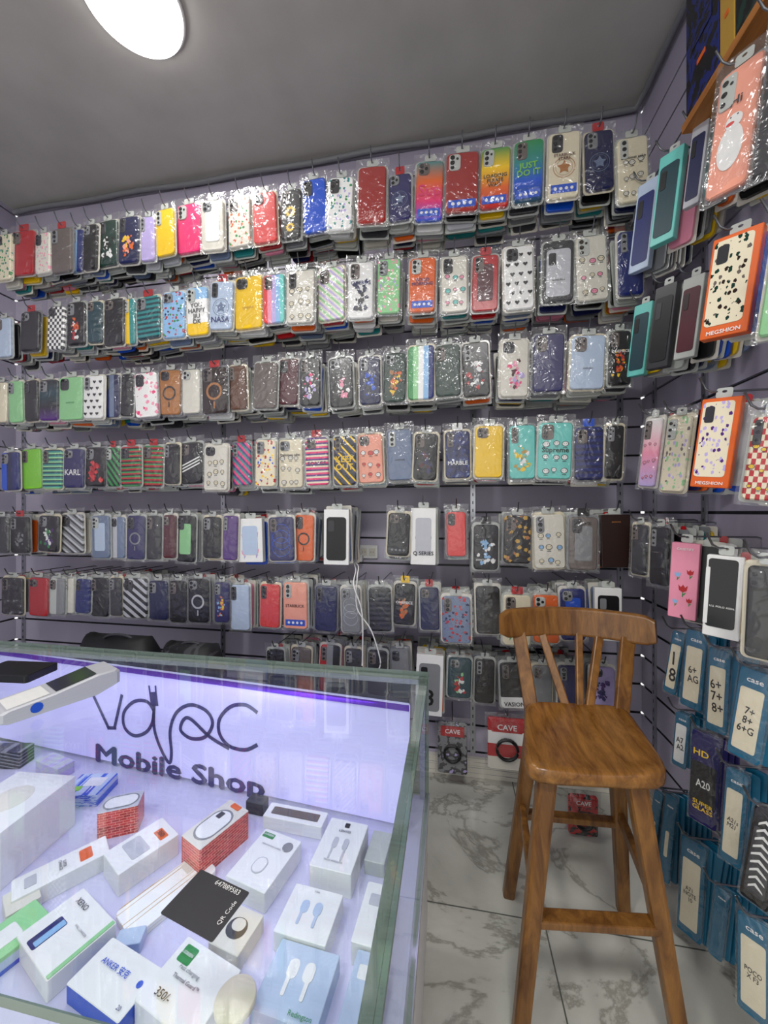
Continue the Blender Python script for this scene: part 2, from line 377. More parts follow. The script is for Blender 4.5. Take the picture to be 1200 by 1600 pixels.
def motif_mesh(kind,w,h,t,root):
    a=Acc(); y=-t/2-.0009; k,*cc=kind.split(':'); cc=cc[0].split(',') if cc else ['black']
    mats=[pm('s:'+c,.4) for c in cc]; nm=len(mats); R=random
    if k=='hearts':
        i=0
        for r in range(6):
            for q in range(3):
                a.poly(heart((q-1+(.25 if r%2 else -.25))*w*.3,(r-2.6)*h*.15,w*.085),y,i%nm); i+=1
    elif k=='ring':
        n=28; r0,r1=w*.24,w*.32; zc=-h*.02
        V=[(r*math.cos(2*math.pi*j/n),y,zc+r*math.sin(2*math.pi*j/n)) for r in(r0,r1) for j in range(n)]
        a.add(V,[(j,(j+1)%n,n+(j+1)%n,n+j) for j in range(n)],0)
        a.poly([(-w*.03,zc-w*.38),(w*.03,zc-w*.38),(w*.03,zc-w*.62),(-w*.03,zc-w*.62)],y,0)
    elif k=='rings':
        n=24
        for zc in(-h*.02,h*.12,-h*.18):
            V=[(r*math.cos(2*math.pi*j/n),y-.0001*(zc>0),zc+r*math.sin(2*math.pi*j/n)) for r in(w*.36,w*.38) for j in range(n)]
            a.add(V,[(j,(j+1)%n,n+(j+1)%n,n+j) for j in range(n)],0)
    elif k=='emblem':
        n=28
        for r0,r1,o in((.34,.36,0),(.27,.28,0),(.10,.14,0)):
            V=[(r*math.cos(2*math.pi*j/n),y,-h*.04+r*math.sin(2*math.pi*j/n)) for r in(w*r0,w*r1) for j in range(n)]
            a.add(V,[(j,(j+1)%n,n+(j+1)%n,n+j) for j in range(n)],0)
        P=[]
        for i in range(10):
            q=math.pi/2+2*math.pi*i/10; r=w*(.25 if i%2==0 else .12); P.append((r*math.cos(q),-h*.04+r*math.sin(q)))
        a.poly(P,y-.0002,0)
    elif k=='slash':
        for i in range(3):
            z=-h*.22+i*h*.075; a.poly([(-w*.4,z-.0),(-w*.4,z+h*.035),(w*.4,z+h*.2+h*.035),(w*.4,z+h*.2)],y,0)
    elif k=='sun':
        for zc,s in((h*.05,1),(-h*.27,.8)):
            P=[]
            for i in range(24):
                q=2*math.pi*i/24; r=w*.3*s*(1 if i%2 else .72); P.append((r*math.cos(q),zc+r*math.sin(q)))
            a.poly(P,y,0); a.poly(disc(0,zc,w*.12*s),y-.0003,1%nm)
    elif k=='splash':
        for i in range(26):
            u=R.gauss(0,.13); v=R.uniform(-.34,.14); cx=max(-.34,min(.34,u))*w; cz=v*h; r=w*R.uniform(.035,.11); q0=R.random()*6
            P=[(cx+r*R.uniform(.5,1.3)*math.cos(q0+2*math.pi*j/9),cz+r*R.uniform(.5,1.5)*math.sin(q0+2*math.pi*j/9)) for j in range(9)]
            a.poly(P,y-.00004*i,i%nm)
    elif k=='doodle':
        n=14
        for i in range(9):
            cx=(-.28+.28*(i%3)+R.uniform(-.05,.05))*w; cz=(-.36+.24*(i//3)+R.uniform(-.03,.03))*h; r=w*R.uniform(.08,.12)
            V=[(cx+rr*math.cos(2*math.pi*j/n),y,cz+rr*.85*math.sin(2*math.pi*j/n)) for rr in(r*.80,r) for j in range(n)]
            a.add(V,[(j,(j+1)%n,n+(j+1)%n,n+j) for j in range(n)],0)
            if nm>1: a.poly(disc(cx,cz,r*.78,12,r*.66),y+.0001,1+i%(nm-1))
            for sx in(-.35,.35): a.poly(disc(cx+sx*r,cz+.1*r,r*.12,6),y-.0002,0)
            a.poly([(cx-r*.6,cz-r*1.3),(cx+r*.6,cz-r*1.3),(cx+r*.5,cz-r*1.1),(cx-r*.5,cz-r*1.1)],y-.0002,0)
    elif k=='tulip':
        for i,(fx,fz,s) in enumerate(((0,-.1,1),(-.22,.08,.7),(.22,.12,.75),(-.25,-.28,.6),(.24,-.25,.65))):
            cx,cz,r=fx*w,fz*h,w*.17*s
            a.poly([(cx-r*.12,cz-r*2.2),(cx+r*.12,cz-r*2.2),(cx+r*.1,cz),(cx-r*.1,cz)],y,1%nm)
            a.poly([(cx,cz-r*1.9),(cx+r*.5,cz-r*1.5),(cx+r*.7,cz-r*.9),(cx+r*.2,cz-r*1.3)],y,1%nm)
            a.poly([(cx-r,cz+r*.9),(cx-r*.8,cz-r*.5),(cx,cz-r),(cx+r*.8,cz-r*.5),(cx+r,cz+r*.9),(cx+r*.45,cz+r*.3),(cx,cz+r),(cx-r*.45,cz+r*.3)],y-.0002,0 if i%2==0 else 2%nm)
    elif k=='window':
        V,Fc=prism(w*.62,h*.66,.0012,w*.1,0,3,0,0,y); a.add(V,Fc,0)
    elif k=='panel':
        V,Fc=prism(w*.78,h*.78,.002,w*.12,0,3,0,-h*.03,y); a.add(V,Fc,0)
        V,Fc=prism(w*.24,h*.2,.001,w*.06,0,3,-w*.2,h*.2,y-.0015); a.add(V,Fc,1%nm)
    elif k=='label':
        a.poly([(-w*.42,-h*.43),(w*.42,-h*.43),(w*.42,-h*.30),(-w*.42,-h*.30)],y,0)
        for q in range(4): a.poly(disc(-w*.27+q*w*.18,-h*.365,w*.055,10),y-.0003,1%nm)
    if a.v: a.make('printed_motif',mats,parent=root)
def camera_part(w,h,t,root,dark=True):
    a=Acc(); R=random; sty=R.choice([0,1,2,2])
    cw,chh=((w*.40,h*.2),(w*.26,h*.30),(w*.36,h*.27))[sty]; cx,cz=-w*.5+cw*.5+w*.08,h*.5-chh*.5-h*.035
    V,Fc=prism(cw,chh,.003,cw*.28,.0008,3,cx,cz,-t/2-.0015); a.add(V,Fc,0)
    L=(((-.2,.24,.17),(-.2,-.24,.17),(.22,.0,.13)),((0,.32,.26),(0,0,.26),(0,-.32,.2)),((-.2,.3,.18),(-.2,-.02,.18),(-.2,-.32,.15),(.22,.2,.1)))[sty]
    for dx,dz,r in L:
        V,Fc=prism(cw*r*2.2,cw*r*2.2,.002,cw*r*1.1,.0004,4,cx+dx*cw,cz+dz*chh,-t/2-.0035); a.add(V,Fc,1)
    V,Fc=prism(.003,.003,.001,.0015,0,2,cx+.22*cw,cz+.38*chh,-t/2-.0033); a.add(V,Fc,2)
    pc=R.choice(['grey','taupe','darkgrey']) if dark else R.choice(['darkgrey','taupe','clear','grey'])
    a.make('camera_cutout',[pm('s:'+pc,.3),pm('s:black',.08),pm('s:white',.2)],parent=root)
def bag_part(w,h,t,root,down=.012,up=.032,pad=.022):
    nx,nz=5,8; V=[];Fc=[]; W=w+pad; z0=-h/2-down; z1=h/2+up
    for sgn in(-1,1):
        for j in range(nz+1):
            for i in range(nx+1):
                fx=i/nx; fz=j/nz; e=min(1,4*fx*(1-fx)*1.6)*min(1,6*fz*(1-fz))
                yy=sgn*(.001+(t/2+.005)*e)+(random.uniform(-.0024,.0024) if 0<i<nx else 0)
                xx=(fx-.5)*W*(1+random.uniform(-.02,.02)); V.append((xx,yy,z0+(z1-z0)*fz+random.uniform(-.0015,.0015)))
    N=(nx+1)*(nz+1)
    for sgn in range(2):
        for j in range(nz):
            for i in range(nx):
                q=sgn*N+j*(nx+1)+i; f=(q,q+1,q+nx+2,q+nx+1); Fc.append(f if sgn==0 else f[::-1])
    mk('plastic_bag',V,Fc,M_BAG,parent=root,smooth=True)
WORDS={'s':'plain','g':'gradient','v':'striped','h':'banded','b':'banded','d':'striped','p':'spotted','f':'floral','c':'mottled','k':'checked','m':'marbled'}
NM={'offwhite':'ivory','darkgrey':'charcoal','hotpink':'magenta','darkgreen':'dark green','darkteal':'dark teal','lightblue':'light blue','paleblue':'pale blue','greyblue':'slate blue','darkblue':'dark blue','darkbrown':'dark brown','clear':'translucent','silver':'silver'}
def describe(pat):
    k,cs=pat.split(':'); cs=[NM.get(c,c) for c in cs.split(',')]
    if k=='s': return 'plain '+cs[0]
    if len(cs)==1: return WORDS[k]+' '+cs[0]
    return f'{WORDS[k]} {cs[0]} and {cs[-1] if cs[-1]!=cs[0] else cs[1]}'
def hook(root_front,back,wallpt,z,length):
    b=Vector(back); f=-b
    W=Vector((wallpt.x,wallpt.y,z)); tip=length
    P=[W+b*.004+Vector((0,0,-.004)),W+f*.01,W+f*(tip*.5),W+f*(tip-.012),W+f*tip+Vector((0,0,.008)),W+f*(tip+.012)+Vector((0,0,.034))]
    o=tube('display_hook',P,.0024,M_WIRE,n=6)
    tag(o,'thin chrome wire display hook sticking out of the slatted wall','hook','wire display hooks')
DARK=('black','darkgrey','navy','indigo','darkgreen','darkteal','darkbrown','maroon','darkblue')
def hang(L,R,T,B,pat,motif=None,txt=None,tcol='white',tz=-.05,plane=('y',1.47),yaw=0.0,cam_=True,box=False,tab='clear',stack=None,bag=None,group='phone cases on the slatted back wall',label=None,sp=.019,tw=.8,t=None,tilt=None):
    yj=yaw+random.uniform(-.07,.07) if plane[0]=='y' else yaw
    pl=(plane[0],plane[1]+random.uniform(-.016,.016))
    Cn,w,h=place_rect(L,R,T,B,pl,yj)
    t=t or (.022 if box else .011)
    tl=random.uniform(-.045,.045) if tilt is None else math.radians(tilt)
    root=empty('phone_case',Cn,(0,tl,yj)); FRONT[0]+=1
    V,Fc=prism(w,h,t,.003 if box else min(.014,w*.17),.0015 if box else .003,4)
    if box: mk('retail_box',V,Fc,pm(pat,.35),parent=root)
    else: mk('case_shell',V,Fc,pm(pat,.28),parent=root)
    if cam_ and not box: camera_part(w,h,t,root,any(pat.split(':')[1].startswith(d) for d in DARK))
    if motif: 
        for mo in motif.split('|'): motif_mesh(mo,w,h,t,root)
    if txt:
        g=txt_geo(txt); ww=w*tw; hh=ww/g[2]*g[3]
        if hh>h*.5: ww*=h*.5/hh
        text(txt,ww,pm('s:'+tcol,.4),root,0,-t/2-.0025,h*tz)
    if bag is None: bag=not box
    if bag:
        V,Fc=prism(w+.013,h+.016,.002,min(.016,w*.2),.0006,3,0,.002,t/2+.0012); mk('clear_tray',V,Fc,pm('s:'+random.choice(['clear','clear','offwhite','cream','grey']),.18),parent=root)
        bag_part(w,h,t+.003,root)
    th=.022 if tab=='clear' else .028; a=Acc(); tw_=w*.42
    zc=h/2+th*.5+(.001 if box else .004)
    P=rrect(tw_,th,.005,3); n=len(P); Q=disc(0,0,.0045,n,.003,math.radians(0))
    V=[(x,y,z+zc) for y in(-.0006,.0006) for x,z in P]+[(x,y,z+zc+.003) for y in(-.0006,.0006) for x,z in Q]
    Fc=[]
    for i in range(n):
        j=(i+1)%n; Fc+= [(i,j,2*n+j,2*n+i),(n+j,n+i,3*n+i,3*n+j),(i,n+i,n+j,j)]
    mk('hang_tab',V,Fc,pm(TABS[tab],.4),parent=root)
    lab=label or f'{describe(pat)} phone case in {"box" if box else "clear bag"}'
    tag(root,lab,'phone case',group)
    if plane[0]=='y': back=(0,1); gap=D-Cn.y; lim=gap-.03
    else: back=(1,0); gap=XR-Cn.x; lim=gap-.012-abs(math.cos(yj))*w*.53
    n=random.randint(5,9) if stack is None else stack
    for k in range(1,n+1):
        off=.014+t/2+k*sp
        if off>lim: break
        pos=Cn+Vector((back[0]*off+random.uniform(-.005,.005)*(plane[0]=='y'),back[1]*off,random.uniform(-.018,.004)))
        ww=w*random.uniform(.86,1.02); hh=h*random.uniform(.90,1.02)
        mi=random.randrange(len(stock_mats))
        rot=Matrix.Translation(pos)@Matrix.Rotation(yj+random.uniform(-.05,.05),4,'Z')@Matrix.Rotation(tl+random.uniform(-.06,.06),4,'Y')
        if k<=1 and IND[0]<95 and (h>.15 or plane[0]=='x'):
            IND[0]+=1
            V,Fc=prism(ww,hh,.010,.012,.002,3); a=Acc(); a.add(V,Fc,0)
            V,Fc=prism(ww*.3,.02,.0015,.004,0,2,0,hh/2+.008); a.add(V,Fc,1)
            V,Fc=prism(ww+.012,hh+.016,.0015,.008,0,2,0,.002,.0065); a.add(V,Fc,1)
            o=a.make('phone_case',[stock_mats[mi],pm('s:clear',.3)]); o.matrix_world=rot
            cn=(stock_names+['translucent','yellow'])[mi]; cn=NM.get(cn,cn)
            tag(o,f'{cn} packaged phone case hanging behind another on the hook','phone case',group)
        else:
            V,Fc=prism(ww,hh,.009,.012,0,2); STOCK.add(V,Fc,mi,rot)
            if random.random()<.75:
                V,Fc=prism(ww+.014,hh+.02,.0012,.004,0,1,0,.004,.0065); STOCK.add(V,Fc,random.choice([20,20,3,8]),rot)
            V,Fc=prism(ww*.3,.02,.0015,.004,0,1,0,hh/2+.008); STOCK.add(V,Fc,20 if random.random()<.8 else 10,rot)
    wp=Vector((Cn.x,D,0)) if plane[0]=='y' else Vector((XR,Cn.y,0))
    hook(Cn,(back[0],back[1],0),wp,Cn.z+h/2+.017,gap+.022)
    return root,w,h,t

def row(items,Y,**kw):
    for it in items:
        it=list(it); d=dict(kw)
        if isinstance(it[-1],dict): d.update(it.pop())
        hang(*it,plane=('y',Y),**d)
TR=dict(tab='red')
row([
(-6,18,368,438,'f:cream,green,teal',None),
(18,54,362,430,'s:red',None,None,TR),
(57,79,365,428,'f:offwhite,pink,silver'),
(82,112,358,426,'s:taupe',None,None,TR),
(114,130,360,425,'v:lightblue,darkblue'),
(132,152,352,422,'s:black'),
(154,184,346,416,'s:darkgreen','splash:white,black'),
(187,217,340,412,'s:navy','splash:orange,yellow,peach'),
(221,242,340,408,'s:lavender'),
(245,272,328,400,'s:yellow'),
(278,314,320,396,'s:hotpink'),
(316,350,314,392,'s:offwhite','window:white'),
(358,391,308,386,'f:offwhite,orange,green,red'),
(396,432,302,380,'s:coral'),
(440,470,298,374,'s:black','sun:yellow,brown'),
(474,510,281,364,'s:blue'),
(513,551,279,360,'f:white,teal,lavender,green',None),
(560,603,262,350,'s:rust',None,None,dict(cam_=False)),
(608,642,274,346,'s:indigo','emblem:greyblue','','white',TR),
(650,692,254,346,'g:blue,hotpink,orange,teal','label:blue,white','Sup','hotpink',-.02),
(697,747,240,332,'s:rust','label:blue,white',None),
(751,796,233,326,'g:red,orange,yellow,green','label:blue,white','LOADING\nPLEASE\nWAIT','darkgreen',-.05),
(803,848,221,318,'g:darkteal,blue,teal,green','label:blue,white','JUST\nDO IT','lime',.03),
(857,905,209,310,'s:cream','emblem:tan|label:blue,white','STARBUCK\nSTARS','brown',.12,dict(tw=.7)),
(914,958,206,298,'s:navy','emblem:greyblue',None,'white',TR),
(965,1012,216,316,'s:cream','doodle:darkgrey,offwhite','Delicious cake','black',.18),
],1.39)
row([
(-4,18,498,558,'s:paleblue'),
(34,62,488,549,'s:black',None,None,'white',TR),
(76,101,480,546,'k:white,darkgrey'),
(106,133,473,540,'s:black','splash:red,white,orange'),
(138,160,472,536,'s:darkteal'),
(164,194,468,540,'s:black'),
(197,211,468,538,'v:yellow,teal'),
(215,250,464,530,'h:darkteal,teal',None,None,'white',TR),
(255,289,457,528,'f:lightblue,red,green,navy'),
(293,325,450,524,'b:yellow,white,white,lightblue',None,'YOU\nHAPPY\nJIU\nOK','darkgrey'),
(329,364,441,515,'s:paleblue','emblem:greyblue','NASA','darkblue',-.3,TR),
(368,410,433,514,'s:yellow',None,'SAMSUNG','gold',-.1,dict(tw=.4)),
(412,445,430,505,'v:coral,pink,lavender,lightblue,aqua'),
(449,491,424,505,'s:offwhite','doodle:darkgrey,cream'),
(498,538,419,500,'d:offwhite,mint,offwhite,lavender'),
(545,583,411,498,'s:white','splash:darkgrey,navy','Q SERIES','darkblue',.12),
(590,625,406,490,'f:mint,pink,cream,lavender'),
(640,680,404,488,'s:orange','label:blue,white','GOOD\nMORNING','darkblue',.05),
(690,730,402,488,'s:offwhite','doodle:darkgrey,pink,aqua'),
(738,778,400,486,'s:red','window:maroon',None,'white',TR),
(788,833,386,484,'s:white','hearts:black'),
(848,896,378,472,'s:darkgrey','panel:silver,black','SAMSUNG','black',-.15,dict(tw=.4,cam_=False)),
(900,948,370,470,'s:offwhite','doodle:darkgrey,cream,pink'),
(966,1004,362,462,'s:darkblue',None,None,'white',dict(tab='black')),
],1.42)
row([
(-8,12,598,660,'s:cream'),(15,36,596,660,'s:mint'),
(40,60,595,658,'s:black'),
(63,91,594,657,'g:purple,black,darkteal,black'),
(94,130,590,656,'s:mint',None,'SAMSUNG','green',-.1,dict(tw=.35)),
(132,162,588,654,'s:white','hearts:black'),
(165,187,586,652,'v:darkblue,greyblue,navy'),
(190,208,585,650,'s:black'),
(212,246,583,652,'p:white,pink,hotpink'),
(250,282,579,648,'s:tan','ring:darkbrown'),
(286,313,578,646,'s:offwhite'),
(317,355,575,646,'s:darkbrown','ring:tan',None,'white',TR),
(359,385,572,640,'s:brown'),
(397,433,567,638,'s:taupe',None,None,'white',dict(cam_=False)),
(436,466,562,632,'s:maroon'),
(469,500,560,634,'s:black','splash:hotpink,lavender,white'),
(515,551,560,636,'s:black','splash:white,pink,black'),
(562,594,558,632,'s:navy','splash:blue,darkgrey',None),
(600,634,553,628,'s:darkgreen','splash:orange,tan,yellow'),
(638,678,541,624,'v:green,mint,white,lightblue,darkblue',None,None,'white',dict(cam_=False)),
(680,719,540,619,'s:darkgreen'),
(723,764,536,620,'s:black','splash:white,grey,red','XX','white',.1,dict(tw=.4)),
(782,825,532,620,'s:offwhite','splash:maroon,pink,hotpink,lavender'),
(833,880,523,612,'s:indigo',None,None),
(892,944,525,608,'s:paleblue',None,'SAMSUNG','darkgrey',-.12,dict(tw=.3)),
(951,985,518,602,'s:black','splash:orange,yellow,red','ONEPIECE','white',.12),
],1.45)
row([
(4,30,707,766,'v:blue,navy,darkblue'),
(36,65,702,764,'s:lime'),
(68,97,703,764,'h:mint,teal,darkteal'),
(101,131,702,762,'s:indigo',None,'KARL','white',-.1),
(135,165,700,760,'s:black','splash:red,coral'),
(168,187,700,760,'d:green,black',None,None,'white',TR),
(190,220,698,760,'h:green,black,red',None,None,'white',TR),
(224,254,697,760,'h:maroon,red,green',None,None,'white',TR),
(258,280,694,756,'s:black'),
(283,317,692,756,'s:black','slash:white'),
(320,356,696,766,'s:offwhite','doodle:darkgrey,cream'),
(364,392,692,758,'d:teal,purple,hotpink',None,None,'white',TR),
(400,431,688,760,'f:cream,red,yellow,blue'),
(436,473,687,762,'s:cream','doodle:darkgrey,offwhite','Delicious cake','black',.18),
(478,513,684,758,'h:hotpink,cream,purple','','SONGS','indigo',TR),
(522,556,682,758,'d:black,black,indigo,yellow',None,'KEEP\nOUT','yellow'),
(560,598,679,754,'s:peach','doodle:brown,white,coral'),
(606,644,672,750,'s:greyblue',None,'SAMSUNG','darkgrey',-.1,dict(tw=.4)),
(647,683,678,750,'s:black','splash:maroon,darkgrey,indigo'),
(696,734,674,747,'c:navy,darkblue,greyblue',None,'MARBLE','white',-.18,dict(tab='white')),
(742,785,666,746,'s:yellow'),
(796,836,665,748,'s:aqua','splash:yellow,gold,white'),
(841,893,661,748,'s:aqua','doodle:darkgrey,white','Supreme','darkgreen',.0),
(898,942,668,750,'h:navy,darkblue',None,None,'white',dict(tab='blue')),
(946,973,665,748,'s:black'),
],1.47)
row([
(-7,14,808,864,'s:darkgrey'),
(18,46,808,864,'s:black','splash:grey,darkgrey','SAMSUNG','grey',-.1,dict(tw=.4,tab='red')),
(62,92,806,862,'s:black','splash:purple,white,green'),
(97,130,804,864,'d:grey,darkgrey,silver'),
(145,171,806,872,'s:greyblue','window:paleblue'),
(174,195,808,872,'v:silver,greyblue'),
(199,226,806,874,'s:indigo','ring:grey'),
(230,252,806,874,'s:darkgrey'),
(256,275,805,872,'s:maroon'),
(277,305,806,878,'s:black','window:mint'),
(318,345,808,872,'s:black'),
(349,371,806,875,'s:purple'),
(374,412,810,878,'s:white','window:paleblue|tulip:pink,lavender',None,'white',dict(box=True)),
(421,459,808,876,'s:indigo','rings:blue'),
(461,490,805,876,'s:orange','ring:black'),
(507,546,796,882,'s:white','panel:black,darkgrey',None,'white',dict(box=True)),
(606,640,802,868,'s:black','label:darkgrey,grey',None),
(642,681,794,882,'s:white','window:silver|ring:black','Q SERIES','black',-.3,dict(box=True)),
(698,728,800,869,'s:coral'),
(740,778,820,890,'s:black','splash:white,lightblue',"DON'T WAKE ME",'white',-.28,dict(tab='black')),
(787,829,806,880,'p:black,gold,tan'),
(834,882,804,888,'s:offwhite','doodle:darkgrey,cream,lightblue'),
(889,933,808,890,'s:taupe','window:grey','G-CASE','black',.38,dict(tw=.5,tab='black')),
(938,984,804,886,'s:darkbrown',None,'SAMSUNG','tan',.36,dict(tw=.3,box=True)),
],1.49)
row([
(4,36,903,960,'c:black,darkgrey,grey'),
(47,75,903,962,'s:red'),
(79,101,904,960,'v:clear,grey'),
(104,116,904,958,'s:offwhite'),
(119,141,905,958,'s:darkblue'),
(143,170,903,963,'s:black'),
(173,190,903,962,'s:darkgrey'),
(193,230,904,965,'d:black,silver'),
(234,262,908,968,'s:navy'),
(266,291,908,972,'s:black'),
(295,326,905,972,'s:black','ring:silver'),
(336,358,910,972,'s:indigo','splash:orange,yellow,lightblue'),
(361,390,914,984,'s:paleblue'),
(407,437,913,980,'s:coral',None,None,'white',dict(tab='black')),
(444,480,910,982,'s:peach','label:blue,white','STARBUCK','brown',0),
(493,526,916,986,'c:navy,indigo'),
(534,563,918,988,'s:grey','rings:silver'),
(577,611,918,986,'h:black,darkgrey'),
(616,648,912,976,'s:black','splash:orange,tan','ONEPIECE','white',.05,dict(tab='yellow')),
(657,686,918,984,'s:navy',None,None,'white',TR),
(691,735,932,1004,'f:greyblue,red,navy',None),
(744,781,916,990,'s:black'),
(786,829,930,1008,'s:cream','tulip:red,green',None,'white',TR),
(833,873,930,1004,'s:orange','rings:tan'),
(876,914,920,1000,'s:darkblue','window:blue'),
(928,970,918,1000,'s:white','panel:black,grey',None,'white',dict(box=True)),
],1.49)
row([
(418,444,1015,1080,'s:black'),(455,485,1012,1080,'s:taupe'),(500,530,1008,1080,'v:red,grey,black'),(540,566,1014,1082,'s:darkgrey'),
(575,604,1016,1086,'s:black'),(612,640,1014,1090,'s:grey'),(650,692,1022,1116,'s:white','panel:grey,black','3','black',-.2,dict(box=True,tw=.3)),
(700,736,1028,1090,'s:darkteal','splash:red,white,mint'),
(742,772,1030,1098,'s:black'),(782,822,1036,1106,'b:white,black,black,black','','VASION','black',-.4),
(832,862,1040,1104,'s:grey'),(872,910,1040,1106,'s:indigo'),(922,960,1042,1106,'s:lavender','splash:purple,indigo'),
],1.56,sp=.022)

# right wall goods
G2='phone cases on the slatted side wall'
def rw(L,R,T,B,pat,*a,X=.64,yaw=-55,**k):
    k.setdefault('sp',.02); k.setdefault('group',G2); k.setdefault('tilt',7)
    return hang(L,R,T,B,pat,*a,plane=('x',X),yaw=math.radians(yaw),**k)
rw(992,1024,290,420,'s:paleblue','panel:darkblue,black',box=True)
rw(1026,1064,244,376,'s:aqua','panel:darkteal,black',box=True)
rw(1076,1102,200,318,'s:silver','panel:navy,black',box=True,t=.014)
r_,w_,h_,t_=rw(1114,1184,112,294,'s:peach',None,'Hi','darkgrey',.22,X=.60,tw=.25,label='pale pink phone case with white bird print in bag')
a=Acc(); y=-t_/2-.0012
a.poly(disc(-w_*.02,-h_*.14,w_*.3,20,h_*.18),y,0); a.poly(disc(w_*.0,h_*.06,w_*.2,18),y-.0002,0); a.poly(disc(-w_*.08,h_*.05,w_*.1,12,w_*.05),y-.0005,1)
a.poly(disc(-w_*.08,h_*.10,w_*.02,8),y-.0006,2); a.poly(disc(w_*.08,h_*.10,w_*.02,8),y-.0006,2)
a.make('printed_motif',[pm('s:white'),pm('s:coral'),pm('s:black')],parent=r_)
rw(1192,1240,30,262,'s:darkgrey',X=.60)
rw(988,1016,478,586,'s:aqua','panel:darkteal,black',box=True)
rw(1020,1054,450,574,'s:darkgrey','panel:black,darkgrey',box=True)
rw(1062,1096,436,558,'s:clear','panel:maroon,darkbrown',box=True,t=.016)
rw(1106,1184,370,524,'s:orange',None,'MEGSHION','white',-.45,box=True,X=.60,yaw=-48,tw=.7,label='orange box holding a flower-patterned cream phone case')
rw(1198,1250,350,520,'s:mint',X=.60,yaw=-48)
rw(1004,1030,655,760,'g:lavender,pink,white','doodle:darkgrey,pink')
rw(1038,1076,652,768,'f:cream,mint,lavender,taupe',None)
rw(1090,1152,624,762,'s:orange',None,'MEGSHION','white',-.45,box=True,X=.60,yaw=-48,tw=.7,label='orange box holding a purple flower phone case')
rw(1168,1222,652,782,'k:red,cream','doodle:darkgrey,yellow',X=.60,yaw=-45)
rw(988,1012,820,898,'s:darkgrey',tilt=2)
rw(1017,1046,824,914,'s:black',tilt=2)
rw(1048,1092,848,966,'s:pink','tulip:red,green,lightblue','CASETiFY','white',.42,box=True,tw=.6,X=.62,yaw=-40,tilt=3,label='pink box with printed tulips holding a phone case')
rw(1102,1160,868,996,'s:white',None,'U.S. POLO ASSN.','white',-.12,box=True,X=.60,yaw=-38,tw=.68,tilt=3,label='white box with window showing a black phone case')
rw(1166,1224,885,1030,'s:black',None,X=.58,yaw=-38,tilt=2)
for o in [o for o in bpy.data.objects if o.get('label','').startswith(('orange box','white box with window'))]:
    bx=[c for c in o.children if c.name.startswith('retail_box')][0]
    w_=max(v.co.x for v in bx.data.vertices)*2; h_=max(v.co.z for v in bx.data.vertices)*2
    black='white box' in o['label']
    pat='s:black' if black else ('f:cream,lavender,purple' if 'purple' in o['label'] else 'f:cream,darkgreen,darkbrown,taupe')
    V,Fc=prism(w_*.80,h_*.84,.0012,w_*.1,.0003,4,-w_*.04,h_*.04,-.0115)
    mk('case_window',V,Fc,pm(pat,.15),parent=o)
    if not black:
        V,Fc=prism(w_*.24,h_*.18,.001,w_*.06,.0003,3,-w_*.24,h_*.32,-.0127); mk('camera_cutout',V,Fc,pm('s:darkgrey',.2),parent=o)
    else:
        V,Fc=prism(w_*.12,h_*.7,.001,.002,0,3,-w_*.44,0,-.0125)
        mk('printed_motif',V,Fc,pm('s:white'),parent=o)
        for c in o.children:
            if c.name.startswith('printed_lettering'): c.location.y=-.0014
o=STOCK.make('phone_case_stock',stock_mats); o['kind']='stuff'
tag(o,'packed rows of bagged phone cases hanging behind the front ones','phone cases')

# ---------------------------------------------------------------- screen protector packs
def pack(L,R,T,B,txt,X=.64,yaw=-50,card='cream',n=4,pouch='cyanbag',tc='black',lab=None,cw=.72,ch_=.70):
    Cn,w,h=place_rect(L,R,T,B,('x',X),math.radians(yaw)); gap=XR-Cn.x; tl=random.uniform(.02,.12)
    for k in range(n+1):
        off=k*.014
        if off>gap-.012-abs(math.cos(math.radians(yaw)))*w*.5 and k>0: break
        root=empty('screen_protector_pack',Cn+Vector((off,random.uniform(-.004,.004),random.uniform(-.010,.006) if k else 0)),(0,tl+random.uniform(-.04,.04),math.radians(yaw)+random.uniform(-.04,.04)))
        V,Fc=prism(w,h,.005,.006,.001,3); mk('pouch',V,Fc,pm('s:'+pouch,.22),parent=root)
        if k==0:
            V,Fc=prism(w*cw,h*ch_,.001,.004,0,3,-w*.03,-h*.06,-.0032); mk('paper_card',V,Fc,pm('s:'+card,.5),parent=root)
            if txt:
                g=txt_geo(txt); ww=w*.50; hh=min(h*.58,ww/g[2]*g[3]*1.5); text(txt,ww,pm('s:'+tc,.5),root,-w*.03,-.0042,-h*.06,h=hh,name='handwritten_marks',rot=random.uniform(-.12,.12),bold=.03)
            if pouch=='cyanbag': text('case',w*.5,pm('s:white',.5),root,0,-.0031,h*.38,name='printed_lettering')
            bag_part(w,h,.012,root,.004,.01,.008)
        tag(root,lab or f'blue pouch of screen protector glass with {"handwritten paper card" if k==0 else "plain back"}','screen protector','screen protector packs on the side wall')
    hook(Cn,(1,0,0),Vector((XR,Cn.y,0)),Cn.z+h/2+.006,gap+.02)
pack(1044,1064,985,1086,'1\n8')
pack(1068,1102,985,1108,'6+\nAG')
pack(1106,1140,1015,1146,'6+\n7+\n8+')
pack(1146,1198,1044,1190,'7+\n8+\n6+G',X=.60)
pack(1052,1074,1112,1198,'A7\nA2',card='white')
pack(1080,1124,1146,1290,'A20',X=.62,pouch='indigo',card='black',tc='white',lab='black and purple boxed screen protector with green lettering',n=3,cw=.9,ch_=.45)
pack(1128,1162,1200,1350,'A21s\nM21',X=.62)
r0=len(bpy.data.objects)
pack(1168,1214,1262,1420,'',X=.60,card='darkgrey',pouch='black',n=2,lab='black pouch with white striped pattern hanging on hook')
pack(1014,1028,1232,1350,'',n=7,cw=.3,ch_=.3)
pack(1034,1052,1240,1380,'',n=7,cw=.3,ch_=.3)
pack(1062,1100,1312,1466,'A71\nNOTE\n10',n=7)
